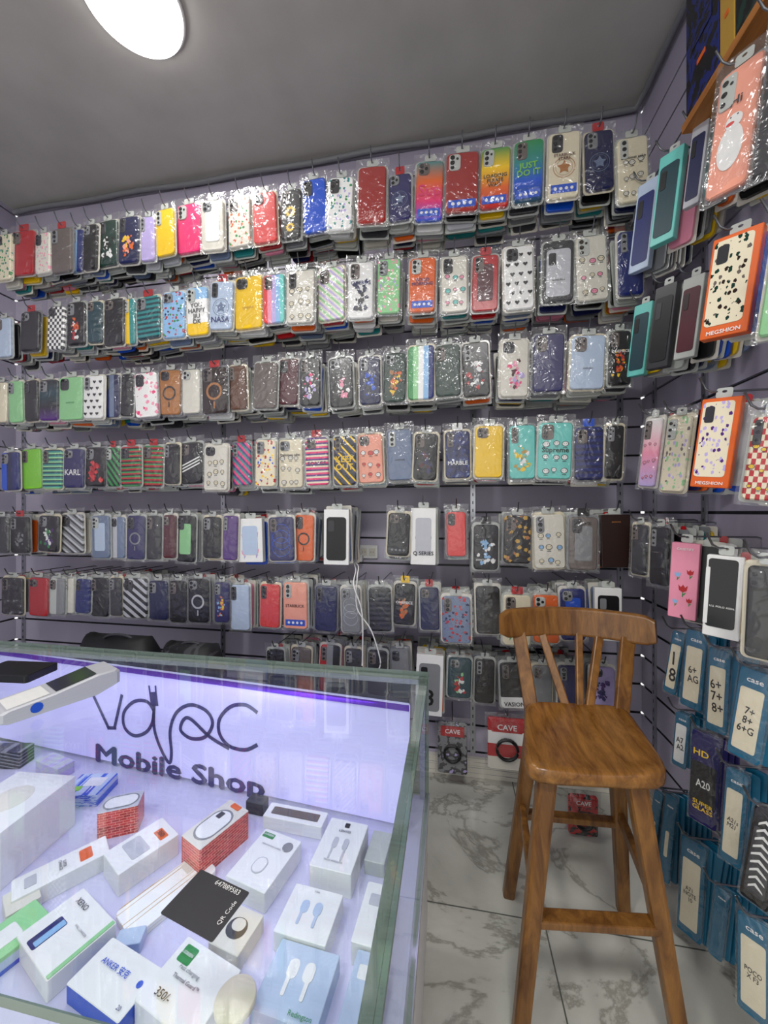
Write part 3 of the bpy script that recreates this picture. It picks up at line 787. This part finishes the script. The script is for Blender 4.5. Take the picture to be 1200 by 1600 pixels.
pack(1112,1134,1385,1500,'',X=.63,n=6,card='cyanbag')
pack(1152,1206,1436,1590,'POCO\nX F3',X=.60,n=5)
for o in [o for o in bpy.data.objects if o.get('label','').startswith('black and purple boxed')][:1]:
    text('HD',.030,pm('s:yellow'),o,-.008,-.0045,.062,name='printed_lettering'); text('SUPER\nGLASS',.040,pm('s:yellow'),o,0,-.0045,-.07,name='printed_lettering')
for o in [o for o in bpy.data.objects if o.get('label','').startswith('black pouch with white striped')][:1]:
    pc=[c for c in o.children if c.name.startswith('pouch')][0]; w_=max(v.co.x for v in pc.data.vertices)*2; h_=max(v.co.z for v in pc.data.vertices)*2
    a=Acc()
    for i in range(9):
        z=-h_*.36+i*h_*.085; q=w_*(.34-.02*abs(i-4)); a.poly([(-q,z),(-q*.2,z+h_*.05),(q,z+h_*.01),(q*.9,z+h_*.03),(-q*.1,z+h_*.085),(-q,z+h_*.025)],-.0044,0)
    a.make('printed_motif',[pm('s:white')],parent=o)

# ---------------------------------------------------------------- shelf with boxes, upper right
y0=1.154; zs=2.25
a=Acc(); a.box(.62,XR-.001,.45,y0,zs-.022,zs); o=a.make('wooden_shelf',M_wood('shelf_pine',(140,84,30),(190,125,58),5,.4,(6,1,6))); tag(o,'narrow orange pine shelf fixed high on the side wall','shelf')
yy=y0-.005
for (d,h,pat,ac,lab) in((.13,.36,'c:black,darkblue,black','lightblue','tall black box with blue printed pattern'),(.05,.33,'s:gold','yellow','slim yellow retail box'),(.12,.30,'c:black,darkgreen,darkgrey','coral','dark patterned retail box'),(.10,.34,'s:navy','white','navy blue retail box')):
    root=empty('retail_box',(.702,yy-d/2,zs+h/2),(0,0,-math.pi/2))
    V,Fc=prism(d-.004,h-.001,.15,.003,.001,2); mk('carton',V,Fc,pm(pat,.3),parent=root)
    V,Fc=prism(d*.25,h*.035,.001,.002,0,2,0,-h*.2,-.0758); mk('price_sticker',V,Fc,pm('s:orange'),parent=root)
    V,Fc=prism(d*.6,h*.3,.001,.004,0,2,0,h*.1,-.0758); mk('printed_panel',V,Fc,pm('c:black,darkblue,navy' if ac!='yellow' else 's:yellow',.3),parent=root)
    tag(root,lab+' standing on the pine shelf','box','boxes on the high shelf'); yy-=d

# ---------------------------------------------------------------- socket and cable
P=on_y(576,862,D)
root=empty('wall_socket',P)
V,Fc=prism(.092,.064,.012,.006,.003,3,0,0,-.007); mk('socket_plate',V,Fc,pm('s:white',.35),parent=root)
a=Acc()
for sx in(-.02,.02):
    V,Fc=prism(.03,.036,.003,.004,.001,3,sx,0,-.0145); a.add(V,Fc,0)
    for q in(-.006,.006): 
        V,Fc=prism(.004,.004,.001,.002,0,3,sx+q,0,-.0162); a.add(V,Fc,1)
a.make('socket_outlets',[pm('s:offwhite',.35),pm('s:black')],parent=root)
tag(root,'white double wall socket on the slatted wall','socket')
A=on_y(562,872,D-.035)
root=empty('charging_cable',A)
def rel(pts): return [Vector(p)-A for p in pts]
YC=1.435
tube('cable',smoothpts(rel([A,A+Vector((-.002,-.1,.0)),on_y(560,885,YC+.06),on_y(558,905,YC),on_y(558,950,YC),on_y(580,985,YC),on_y(594,1030,YC),on_y(592,1046,YC)])),.0026,pm('s:white',.4),parent=root)
tube('cable',smoothpts(rel([A,A+Vector((-.006,-.1,.0)),on_y(556,890,YC+.05),on_y(553,915,YC-.01),on_y(566,960,YC-.01),on_y(566,1040,YC-.01)])),.0026,pm('s:white',.4),parent=root)
V,Fc=prism(.03,.035,.03,.006,.003,3,0,0,-.0); mk('plug',V,Fc,pm('s:white',.4),parent=root)
tag(root,'white charging cable hanging from the wall socket','cable')

# ---------------------------------------------------------------- low goods by the floor
def cable_pack(L,R,T,B,Y,pat,lab,hk=True,word='CAVE'):
    Cn,w,h=place_rect(L,R,T,B,('y',Y),0)
    if not hk: Cn.z=h/2+.008
    root=empty('cable_pack',Cn)
    V,Fc=prism(w,h,.012,.01,.003,4); mk('pouch',V,Fc,pm(pat,.25),parent=root)
    pts=[(w*.27*math.cos(i*.35),-.012-.0006*i/3,-h*.08+w*.27*math.sin(i*.35)) for i in range(40)]
    tube('coiled_cable',pts,.006,pm('s:black',.4),parent=root)
    V,Fc=prism(w*.8,h*.2,.001,.003,0,2,0,h*.33,-.0068); mk('header_card',V,Fc,pm('s:red',.3),parent=root)
    text(word,w*.5,pm('s:white'),root,0,-.0078,h*.33)
    bag_part(w,h,.03,root,.005,.02)
    if hk: hook(Cn,(0,1,0),Vector((Cn.x,D,0)),Cn.z+h/2+.012,D-Y+.02)
    tag(root,lab,'cable','packaged cables near the floor'); return root
cable_pack(762,822,1122,1202,1.60,'b:offwhite,red,white,red','red and white pouch with coiled black cable inside')
cable_pack(684,730,1128,1208,1.62,'c:grey,darkgrey,lavender','grey pouch with coiled cable hanging on wall')
cable_pack(888,934,1196,1258,1.50,'c:red,black,darkgrey','red and black cable pouch standing on floor',False)

# ---------------------------------------------------------------- stool
root=empty('bar_stool',(.35,1.06,0)); O=Vector((.35,1.06,0))
def lp(x,y,z): return (x-O.x,y-O.y,z)
feet={'FL':(.149,.882),'FR':(.503,.930),'BL':(.179,1.235),'BR':(.512,1.245)}
tops={'FL':(.222,.935),'FR':(.415,.950),'BL':(.242,1.165),'BR':(.466,1.185)}
ZT=.592
for k in feet:
    a=Acc(); beam(a,lp(*feet[k],0),lp(*tops[k],ZT),.034,.034,.042,.042,0,.22); a.make('leg',M_STOOL,parent=root)
def at(k,z):
    f=z/ZT; return (feet[k][0]*(1-f)+tops[k][0]*f, feet[k][1]*(1-f)+tops[k][1]*f, z)
for (p,q,z,ww) in(('FL','FR',.275,.036),('BL','BR',.285,.030),('FL','BL',.315,.030),('FR','BR',.315,.030)):
    a=Acc(); beam(a,lp(*at(p,z)),lp(*at(q,z)),.018,ww,.018,ww,0,.2)
    a.make('stretcher',M_STOOL,parent=root)
cor=[Vector((.160,.880)),Vector((.478,.912)),Vector((.512,1.232)),Vector((.222,1.212))]
def bil(u,v):
    return cor[0]*(1-u)*(1-v)+cor[1]*u*(1-v)+cor[2]*u*v+cor[3]*(1-u)*v
def sq(a,r,ex=7):
    ca,sa=math.cos(a),math.sin(a); k=(abs(ca)**ex+abs(sa)**ex)**(-1/ex); return .5+.5*r*k*ca,.5+.5*r*k*sa
n=64; V=[];Fc=[]
rings=[(.12,-.010),(.35,-.0095),(.6,-.007),(.82,-.002),(.94,.001),(.985,-.002),(1.0,-.009),(1.0,-.024),(.985,-.031),(.93,-.034),(.5,-.034)]
for r,dz in rings:
    for j in range(n):
        u,v=sq(2*math.pi*j/n,r); p=bil(u,v)
        saddle=-.004*math.cos(2*math.pi*(u-.5))*(1 if dz>-.02 else 0)*(1-v)
        V.append(lp(p.x,p.y,.626+dz+saddle))
for i in range(len(rings)-1):
    for j in range(n): Fc.append((i*n+j,i*n+(j+1)%n,(i+1)*n+(j+1)%n,(i+1)*n+j))
Fc.append(tuple(reversed(range(n)))); Fc.append(tuple(range((len(rings)-1)*n,len(rings)*n)))
mk('seat',V,[f[::-1] for f in Fc],M_SEAT,parent=root,smooth=True)
V=[];Fc=[];N=24; sec=rrect(.024,.090,.009,3); m=len(sec)
for i in range(N+1):
    f=i/N*2-1; x=.382+.222*f; y=1.325-.075*f*f; z=.842
    ang=math.atan2(-2*.075*f/.222,1); nx,ny=-math.sin(ang),math.cos(ang)
    e_=max(0,abs(f)-.86)/.14; hs=1-.30*e_*e_
    for a_,b_ in sec: V.append(lp(x+nx*a_,y+ny*a_+ (b_*.12),z+b_*hs))
for i in range(N):
    for j in range(m): Fc.append((i*m+j,(i+1)*m+j,(i+1)*m+(j+1)%m,i*m+(j+1)%m))
Fc.append(tuple(range(m))); Fc.append(tuple(reversed(range(N*m,(N+1)*m))))
mk('backrest_rail',V,Fc,M_STOOL,parent=root,smooth=False)
for nm,x0,y0_,x1,y1_,w0 in(('backrest_post',.240,1.195,.218,1.282,.040),('backrest_post',.490,1.205,.540,1.282,.040),('backrest_slat',.345,1.205,.292,1.312,.024),('backrest_slat',.378,1.205,.410,1.318,.021),('backrest_slat',.402,1.208,.470,1.312,.024)):
    a=Acc(); beam(a,lp(x0,y0_,.60),lp(x1,y1_,.81),w0,.018,w0,.016,0,.2); a.make(nm,M_STOOL,parent=root)
tag(root,'brown wooden bar stool with curved slatted backrest and dished seat','stool')

# ---------------------------------------------------------------- display counter
cx0,cx1,cy0,cy1,zt=-2.05,-.0595,.28,1.053,.756; zsf=.42
root=empty('display_counter',(cx0,cy0,0)); 
def rl(a): a.v=[(v[0]-cx0,v[1]-cy0,v[2]) for v in a.v]; return a
a=Acc(); a.box(cx0,cx1-.004,cy0+.004,cy1-.004,.06,zsf-.02); rl(a).make('counter_base',pm('s:white',.35),parent=root)
a=Acc(); a.box(cx0+.02,cx1-.03,cy0+.03,cy1-.03,0,.06); rl(a).make('plinth',pm('s:darkgrey',.5),parent=root)
a=Acc(); a.box(cx0,cx1-.012,cy0+.012,cy1-.012,zsf-.02,zsf); rl(a).make('display_shelf',emis('lit_shelf',(190,184,245),.05,(196,194,220)),parent=root)  # faint lavender glow put into the shelf material, adding to the counter lighting
a=Acc(); a.box(cx0,cx1,cy0,cy1,zt-.010,zt,0); o=rl(a)
o.m=[0,0,1,1,1,1]; o.make('glass_top',[M_GLASS,M_GLASSE],parent=root)
a=Acc(); a.box(cx1-.008,cx1,cy0,cy1,zsf,zt-.0101); a.m=[1,1,1,1,0,0]; rl(a).make('glass_side',[M_GLASS,M_GLASSE],parent=root)
a=Acc(); a.box(cx0,cx1-.0085,cy0,cy0+.008,zsf,zt-.0101); a.m=[1,1,0,0,1,1]; rl(a).make('glass_front',[M_GLASS,M_GLASSE],parent=root)
a=Acc(); a.box(cx0,cx1-.0085,cy1-.008,cy1,zsf,zt-.0101); a.m=[1,1,0,0,1,1]; rl(a).make('glass_back',[M_GLASS,M_GLASSE],parent=root)
M_FR=pm('s:silver',.25,.6)
M_GE=glassy('bevelled_glass_rim',(175,188,182),.08,.15,(160,170,160),.45)
a=Acc(); a.box(cx1-.022,cx1-.0085,cy0+.01,cy1-.01,zt-.022,zt-.0105); rl(a).make('rim_strip',M_GE,parent=root)
a=Acc(); a.box(cx0,cx1-.0265,cy1-.030,cy1-.0085,zt-.024,zt-.0105); rl(a).make('rim_strip',pm('s:clear',.2,.2),parent=root)
a=Acc(); a.box(cx1-.0225,cx1-.0085,cy1-.0265,cy1-.0085,zsf,zt-.0245); rl(a).make('corner_post',M_FR,parent=root)
a=Acc(); a.box(cx1-.02,cx1+.002,cy0-.002,cy1+.002,zsf-.024,zsf-.0005); rl(a).make('edge_trim',M_FR,parent=root)
tag(root,'glass-topped display counter with white base and lit shelf','display counter')
area(-.75,.62,zt-.03,1.3,1.5,(.78,.74,1.0),(0,0,0),'RECTANGLE',.02)
area(-.75,1.02-.09,zt-.03,1.5,.9,(.62,.50,1.0),(0,0,0),'RECTANGLE',.02)

A2=Vector((-.99,.998)); B2=Vector((-.0987,.921)); e=(B2-A2).normalized(); yaw=math.atan2(e.y,e.x)
Cs=B2-e*.78; Ws=1.56; zc=(.432+.73)/2; hs=.298
root=empty('illuminated_shop_sign',(Cs.x,Cs.y,zsf+.001),(0,0,yaw))
zoff=zc-zsf-.001
M_SIGN=emis('lavender_lit_acrylic',(190,183,248),.44,(200,196,235))
V,Fc=prism(Ws,hs,.008,.004,.001,2,0,zoff); mk('sign_panel',V,Fc,M_SIGN,parent=root)
V,Fc=prism(Ws,.014,.003,.001,0,2,0,zoff+hs/2-.008,-.006); mk('purple_edge_strip',V,Fc,emis('purple_strip',(90,40,165),.25),parent=root)
M_LET=pm('s:ink',.5)
en=Vector((e.x,e.y,0)); nn=Vector((e.y,-e.x,0))
def sp2(px,py):
    d=ray(px,py); n2=nn; t=Vector((Cs.x,Cs.y,0)).dot(n2)/Vector((d.x,d.y,0)).dot(n2)
    p=Vector((0,0,CH))+d*t; q=p-Vector((Cs.x,Cs.y,0)); return (q.dot(en), p.z-zsf-.001)
def stroke(pts,wd,acc):
    P=[Vector(p) for p in pts]; V=[];n=len(P)
    for i,p in enumerate(P):
        t=(P[min(i+1,n-1)]-P[max(i-1,0)])
        t.normalize(); q=Vector((-t.y,t.x))*wd/2
        V+=[(p.x+q.x,-.0052,p.y+q.y),(p.x-q.x,-.0052,p.y-q.y)]
    acc.add(V,[(2*i,2*i+1,2*i+3,2*i+2) for i in range(n-1)],0)
def cr_(pts,k=6): return [(v.x,v.y) for v in smoothpts([(p[0],p[1],0) for p in pts],k)]
a=Acc(); W1=.0105
def st(pxs,wd=W1,curve=True): stroke([sp2(*p) for p in (cr_(pxs) if curve else pxs)],wd,a)
st([(143,1074),(172,1136)],W1,False); st([(170,1136),(184,1136)],W1,False); st([(181,1137),(193,1084)],W1,False)
st([(243,1110),(232,1095),(212,1095),(196,1112),(197,1135),(212,1148),(230,1143),(240,1128),(243,1106)])
st([(243,1100),(243,1135),(252,1165),(266,1190),(270,1175),(268,1140),(278,1112),(300,1100),(325,1110),(334,1130),(322,1150),(300,1152),(284,1138),(296,1120),(330,1150),(360,1168)])
st([(404,1112),(385,1100),(362,1103),(345,1122),(345,1145),(360,1164),(385,1170),(404,1162)])
st([(244,1102),(241,1080)],.028,False); st([(237,1084),(235,1070)],.006,False); st([(246,1083),(245,1070)],.006,False)
a.make('logo_lettering',[M_LET],parent=root)
x0,z0=sp2(152,1192); x1,z1=sp2(412,1222)
text('Mobile Shop',x1-x0,M_LET,root,(x0+x1)/2,-.0055,(z0+z1)/2+.004,h=.070,name='sign_lettering',bold=.07)
tag(root,'lavender illuminated shop sign panel with dark purple lettering','sign')

# ---------------------------------------------------------------- goods in the counter
def flatbox(px,py,w,d,h,yaw,pat='s:white',zb=zsf+.0006,lab='white retail box',name='retail_box',texts=(),top=None,side=None,decs=(),cat='box',r=.003):
    P=on_z(px,py,zb+h); root=empty(name,(P.x,P.y,zb),(0,0,math.radians(yaw)))
    pts=rrect(w,d,r,3); n=len(pts); b=.001
    V=[(x,y,0) for x,y in pts]+[(x,y,h-b) for x,y in pts]+[(x*(1-2*b/w),y*(1-2*b/d),h) for x,y in pts]
    Fc=[tuple(reversed(range(n)))]; mi=[0]
    for j in(0,1):
        for i in range(n): Fc.append((j*n+i,j*n+(i+1)%n,(j+1)*n+(i+1)%n,(j+1)*n+i)); mi.append(0 if j==0 else 1)
    Fc.append(tuple(range(2*n,3*n))); mi.append(1)
    mk('carton' if cat=='box' else 'body',V,Fc,[pm(side or pat,.35),pm(top or pat,.35)],mi,parent=root)
    for (body,tx,ty,tw,col) in texts: text(body,w*tw,pm('s:'+col),root,w*tx,d*ty,h+.0024,flat=True,bold=.02)
    for i_,(shape,tx,ty,sx,sy,col,nm) in enumerate(decs):
        q=rrect(w*sx,d*sy,min(w*sx,d*sy)*(.5 if shape=='o' else .12),5 if shape=='o' else 2)
        n=len(q); zz=h+.0006+.0003*i_; VV=[(x+w*tx,y+d*ty,z) for z in(h+.0001,zz) for x,y in q]
        FF=[(i,(i+1)%n,n+(i+1)%n,n+i) for i in range(n)]+[tuple(range(n,2*n))]
        mk(nm,VV,FF,pm('s:'+col if ':' not in col else col,.35),parent=root)
    tag(root,lab+' inside the glass counter' if len(lab.split())<9 else lab,cat,'boxed goods in the glass counter'); return root
PL='paper_label'; PP='product_picture'; PS='price_sticker'
def buds(x,y,s,c='silver'): return [('o',x-.13,y+.08,.13*s,.22*s,c,PP),('o',x-.15,y-.06,.045*s,.36*s,c,PP),('o',x+.13,y+.08,.13*s,.22*s,c,PP),('o',x+.15,y-.06,.045*s,.36*s,c,PP)]
flatbox(16,1248,.16,.17,.12,4,lab='large white headphone box',decs=[('o',0,0,.5,.5,'offwhite','embossed_emblem')])
flatbox(10,1168,.13,.05,.05,10,'d:darkgrey,grey,black',lab='dark bagged cable bundle',name='cable_bundle',cat='cable')
flatbox(86,1188,.11,.045,.035,-12,'c:silver,lavender,offwhite',lab='pale lavender small packets')
flatbox(140,1225,.10,.085,.03,12,'c:paleblue,blue,white',lab='blue bagged charger pack',decs=[('r',.1,.1,.5,.4,'white',PL),('r',-.2,-.2,.2,.2,'lime',PS)])
flatbox(190,1252,.085,.055,.065,28,'s:silver',side='r:rust,coral',lab='silver topped box with brick-pattern sides',decs=[('o',0,0,.9,.8,'grey','case_outline'),('o',0,0,.82,.66,'white','case_window')])
flatbox(98,1352,.058,.155,.035,-36,lab='slim white box with orange price sticker',decs=[('r',0,.25,.6,.14,'orange',PS),('r',0,-.32,.5,.12,'silver',PL)],texts=[('SUPER\nCHARGE',0,0,.5,'darkgrey')])
flatbox(222,1318,.082,.12,.045,-26,lab='white box with orange sticker and pale label',decs=[('r',.1,.3,.42,.15,'orange',PS),('r',0,-.1,.7,.3,'silver',PL)],texts=[('350',.1,.3,.25,'black')])
flatbox(338,1285,.070,.125,.065,-22,'s:offwhite',side='r:rust,coral',lab='box with brick-pattern sides and phone picture',decs=[('o',0,-.05,.8,.72,'grey','case_outline'),('o',0,-.05,.70,.64,'white','case_window'),('r',0,.42,.4,.1,'orange',PS),('r',-.14,.14,.2,.14,'darkgrey',PP)])
flatbox(264,1390,.078,.165,.014,-26,'m:white,gold',lab='white marbled phone case with gold veins',name='phone_case',cat='phone case',r=.012,decs=[('r',-.22,.33,.38,.2,'offwhite','camera_cutout')])
flatbox(415,1340,.098,.125,.04,-12,lab='white boxed cable with green label',decs=[('r',-.3,.38,.3,.1,'green','brand_label'),('o',.3,.3,.24,.19,'grey','round_badge'),('o',0,-.15,.3,.3,'silver',PP),('o',0,-.15,.26,.26,'white',PP)],texts=[('UGREEN',-.3,.38,.27,'white'),('HEADPHONE CABLE',-.05,.2,.5,'grey')])
flatbox(462,1272,.155,.045,.03,-3,lab='long white box with brown window',decs=[('r',0,0,.8,.5,'taupe','box_window')])
flatbox(532,1318,.092,.125,.05,-4,lab='white earbud box with printed picture',decs=buds(0,-.08,1)+[('r',0,.38,.12,.09,'black','brand_label')],texts=[('LENYES',0,.24,.3,'darkgrey'),('TRUE WIRELESS',0,-.36,.45,'grey')])
flatbox(484,1425,.100,.09,.035,-4,lab='white square earbud box',decs=buds(0,0,1.2,'paleblue'),texts=[('1.5m',0,.4,.1,'grey')])
flatbox(465,1532,.108,.098,.03,-4,'s:paleblue',lab='pale lavender earbud box',decs=buds(0,.05,1.3,'white'),texts=[('Redington',.22,-.42,.35,'green')])
flatbox(296,1538,.122,.095,.038,-14,lab='white charger box with green square label',decs=[('r',-.3,.28,.22,.26,'green','brand_label')],texts=[('UGREEN',-.3,.28,.19,'white'),('Thermal Guard™',-.05,-.02,.45,'darkgrey'),('Fast charging',-.1,.1,.35,'grey'),('350/-',-.2,-.28,.24,'black')])
flatbox(180,1525,.125,.072,.03,-12,side='s:blue',pat='s:white',top='s:white',lab='white box with blue sides and blue lettering',texts=[('ANKER 安克',-.08,.1,.5,'blue'),('20',.38,-.35,.06,'darkblue')],decs=[('o',.38,.1,.08,.14,'blue',PS)])
flatbox(105,1452,.128,.10,.035,-20,lab='white power bank box with blue device picture',decs=[('r',-.18,-.2,.2,.5,'darkblue',PP),('r',-.14,-.18,.1,.44,'lightblue',PP),('r',.46,.0,.06,.96,'mint','coloured_edge')],texts=[('XENO',-.2,.33,.28,'darkgrey'),('WALL CHARGER',.2,.1,.3,'grey')])
flatbox(2,1468,.075,.12,.03,-18,'b:blue,paleblue,paleblue,mint',lab='blue and pale green power bank pack',decs=[('r',0,0,.5,.4,'white',PL)])
flatbox(203,1462,.045,.03,.02,20,'s:paleblue',lab='small pale blue boxed adapter')
flatbox(370,1450,.065,.07,.03,-10,'s:offwhite',lab='ivory box with dark headphone picture',decs=[('o',0,0,.6,.5,'darkgrey',PP),('o',0,.08,.4,.3,'offwhite',PP)])
flatbox(583,1425,.05,.11,.04,-4,lab='narrow white retail box',decs=[('r',0,.2,.5,.2,'silver',PL)])
flatbox(592,1322,.045,.08,.03,-4,'s:clear',lab='narrow translucent accessory pack')
flatbox(568,1545,.05,.10,.035,-4,'s:paleblue',lab='narrow pale blue retail box',decs=[('r',0,.2,.6,.2,'white',PL)])
flatbox(402,1248,.05,.03,.03,-4,'s:darkgrey',lab='small dark grey adapter box')
flatbox(34,1400,.06,.05,.03,-30,'s:offwhite',lab='small ivory accessory box')
flatbox(575,1250,.075,.04,.03,-4,'s:white',lab='small white boxed charger',decs=[('r',0,0,.6,.5,'paleblue',PL)])
P=on_z(368,1556,.475); n=40; V=[];Fc=[]
pr=[(0,0),(.027,0),(.030,.002),(.030,.009),(.028,.0115),(0,.012)]
for r,z in pr:
    for j in range(n): q=2*math.pi*j/n; V.append((r*math.cos(q),r*math.sin(q),z))
for i in range(len(pr)-1):
    for j in range(n): Fc.append((i*n+j,i*n+(j+1)%n,(i+1)*n+(j+1)%n,(i+1)*n+j))
tag(mk('wireless_charger',V,Fc,pm('s:cream',.4),loc=(P.x,P.y,.4625),smooth=True),'white round wireless charger lying on boxes in the counter','charger')
P=on_z(322,1410,zt+.001); root=empty('phone_number_card',(P.x,P.y,zt+.0003),(0,0,math.radians(-12)))
pts=rrect(.076,.055,.002,2);n=len(pts); V=[(x,y,z) for z in(0,.0008) for x,y in pts]
mk('card_sheet',V,[(i,(i+1)%n,n+(i+1)%n,n+i) for i in range(n)]+[tuple(range(n,2*n)),tuple(reversed(range(n)))],pm('s:darkgrey',.4),parent=root)
text('647889583',.036,pm('s:white'),root,.01,.022,.0014,flat=True,bold=0)
text('QR Code',.026,pm('s:white'),root,.031,0,.0014,flat=True,rot=math.pi/2,bold=0)
tag(root,'dark card with white phone number on counter glass','card')

# ---------------------------------------------------------------- card terminal
P=on_z(92,1075,zt+.03); root=empty('card_payment_terminal',(P.x,P.y,zt+.0005),(0,0,math.radians(-24)))
Lh=.110; wv=.045
prof=[(-Lh,.006),(-Lh,.024),(-Lh*.9,.028),(-.02,.034),(Lh*.6,.048),(Lh*.95,.048),(Lh,.042),(Lh,.014),(Lh*.6,.0),(-Lh*.9,.0)]
V=[];Fc=[]; n=len(prof)
for x in(-wv,-wv+.004,wv-.004,wv):
    s=.93 if abs(x)>wv-.001 else 1
    for y,z in prof: V.append((x,y*s,z*s+.001))
for i in range(3):
    for j in range(n): Fc.append((i*n+j,i*n+(j+1)%n,(i+1)*n+(j+1)%n,(i+1)*n+j))
Fc.append(tuple(reversed(range(n)))); Fc.append(tuple(range(3*n,4*n)))
mk('terminal_body',V,[f[::-1] for f in Fc],pm('s:silver',.35),parent=root)
mk('touch_screen',[(-.036,-.015,.0372),(.036,-.015,.0372),(.036,.062,.0508),(-.036,.062,.0508)],[(0,1,2,3)],pm('s:darkgrey',.12),parent=root)
mk('round_sticker',[(.0456,-.05+.011*math.cos(q*.52),.018+.011*math.sin(q*.52)) for q in range(12)],[tuple(range(12))],pm('s:blue',.4),parent=root)
mk('contactless_pad',[(-.034,-.095,.0295),(.034,-.095,.0295),(.034,-.025,.0355),(-.034,-.025,.0355)],[(0,1,2,3)],pm('s:white',.35),parent=root)
tag(root,'white handheld card payment terminal resting on the counter glass','card terminal')
P=on_z(20,1052,zt+.02); V,Fc=prism(.16,.09,.02,.008,.002,3)
o=mk('black_wallet',V,Fc,pm('s:black',.3),loc=(P.x-.03,P.y+.03,zt+.0105),rot=(-math.pi/2,0,math.radians(5))); tag(o,'black leather wallet lying flat on the counter','wallet')

# ---------------------------------------------------------------- bags behind the counter
def soft_bag(L,R,T,Y,name,pat,lab,dep=.16):
    Cn,w,_=place_rect(L,R,T,T+50,('y',Y),0); ztop=on_y((L+R)/2,T,Y).z
    V=[];Fc=[];nu,nv=20,12
    for j in range(nv+1):
        f=j/nv; z=ztop*f*.96; s=(1-max(0,f-.85)*1.6)*(1+.04*math.sin(9*f))
        for i in range(nu):
            q=2*math.pi*i/nu; ca,sa=math.cos(q),math.sin(q); k=(abs(ca)**4+abs(sa)**4)**(-.25)
            V.append((w/2*k*ca*s+random.uniform(-.003,.003),dep/2*k*sa*s+random.uniform(-.003,.003),z+(.02*math.cos(q*2)*(f>.9))))
    for j in range(nv):
        for i in range(nu): Fc.append((j*nu+i,j*nu+(i+1)%nu,(j+1)*nu+(i+1)%nu,(j+1)*nu+i))
    Fc.append(tuple(reversed(range(nu)))); Fc.append(tuple(range(nv*nu,(nv+1)*nu)))
    root=empty(name,(Cn.x,Cn.y,0.001)); mk('bag_body',V,Fc,pm(pat,.6),parent=root,smooth=True)
    tube('handle',[(w*.2*math.cos(q),0,ztop*.95+.025*math.sin(q)) for q in [math.pi*i/10 for i in range(11)]],.006,pm('s:darkgrey',.6),parent=root)
    tag(root,lab,'bag')
soft_bag(128,246,988,1.34,'duffel_bag','s:black','black fabric bag standing behind the counter',.14)
soft_bag(255,345,1000,1.34,'rubbish_bag','c:black,darkgrey,black','crinkled black plastic bag behind the counter',.14)
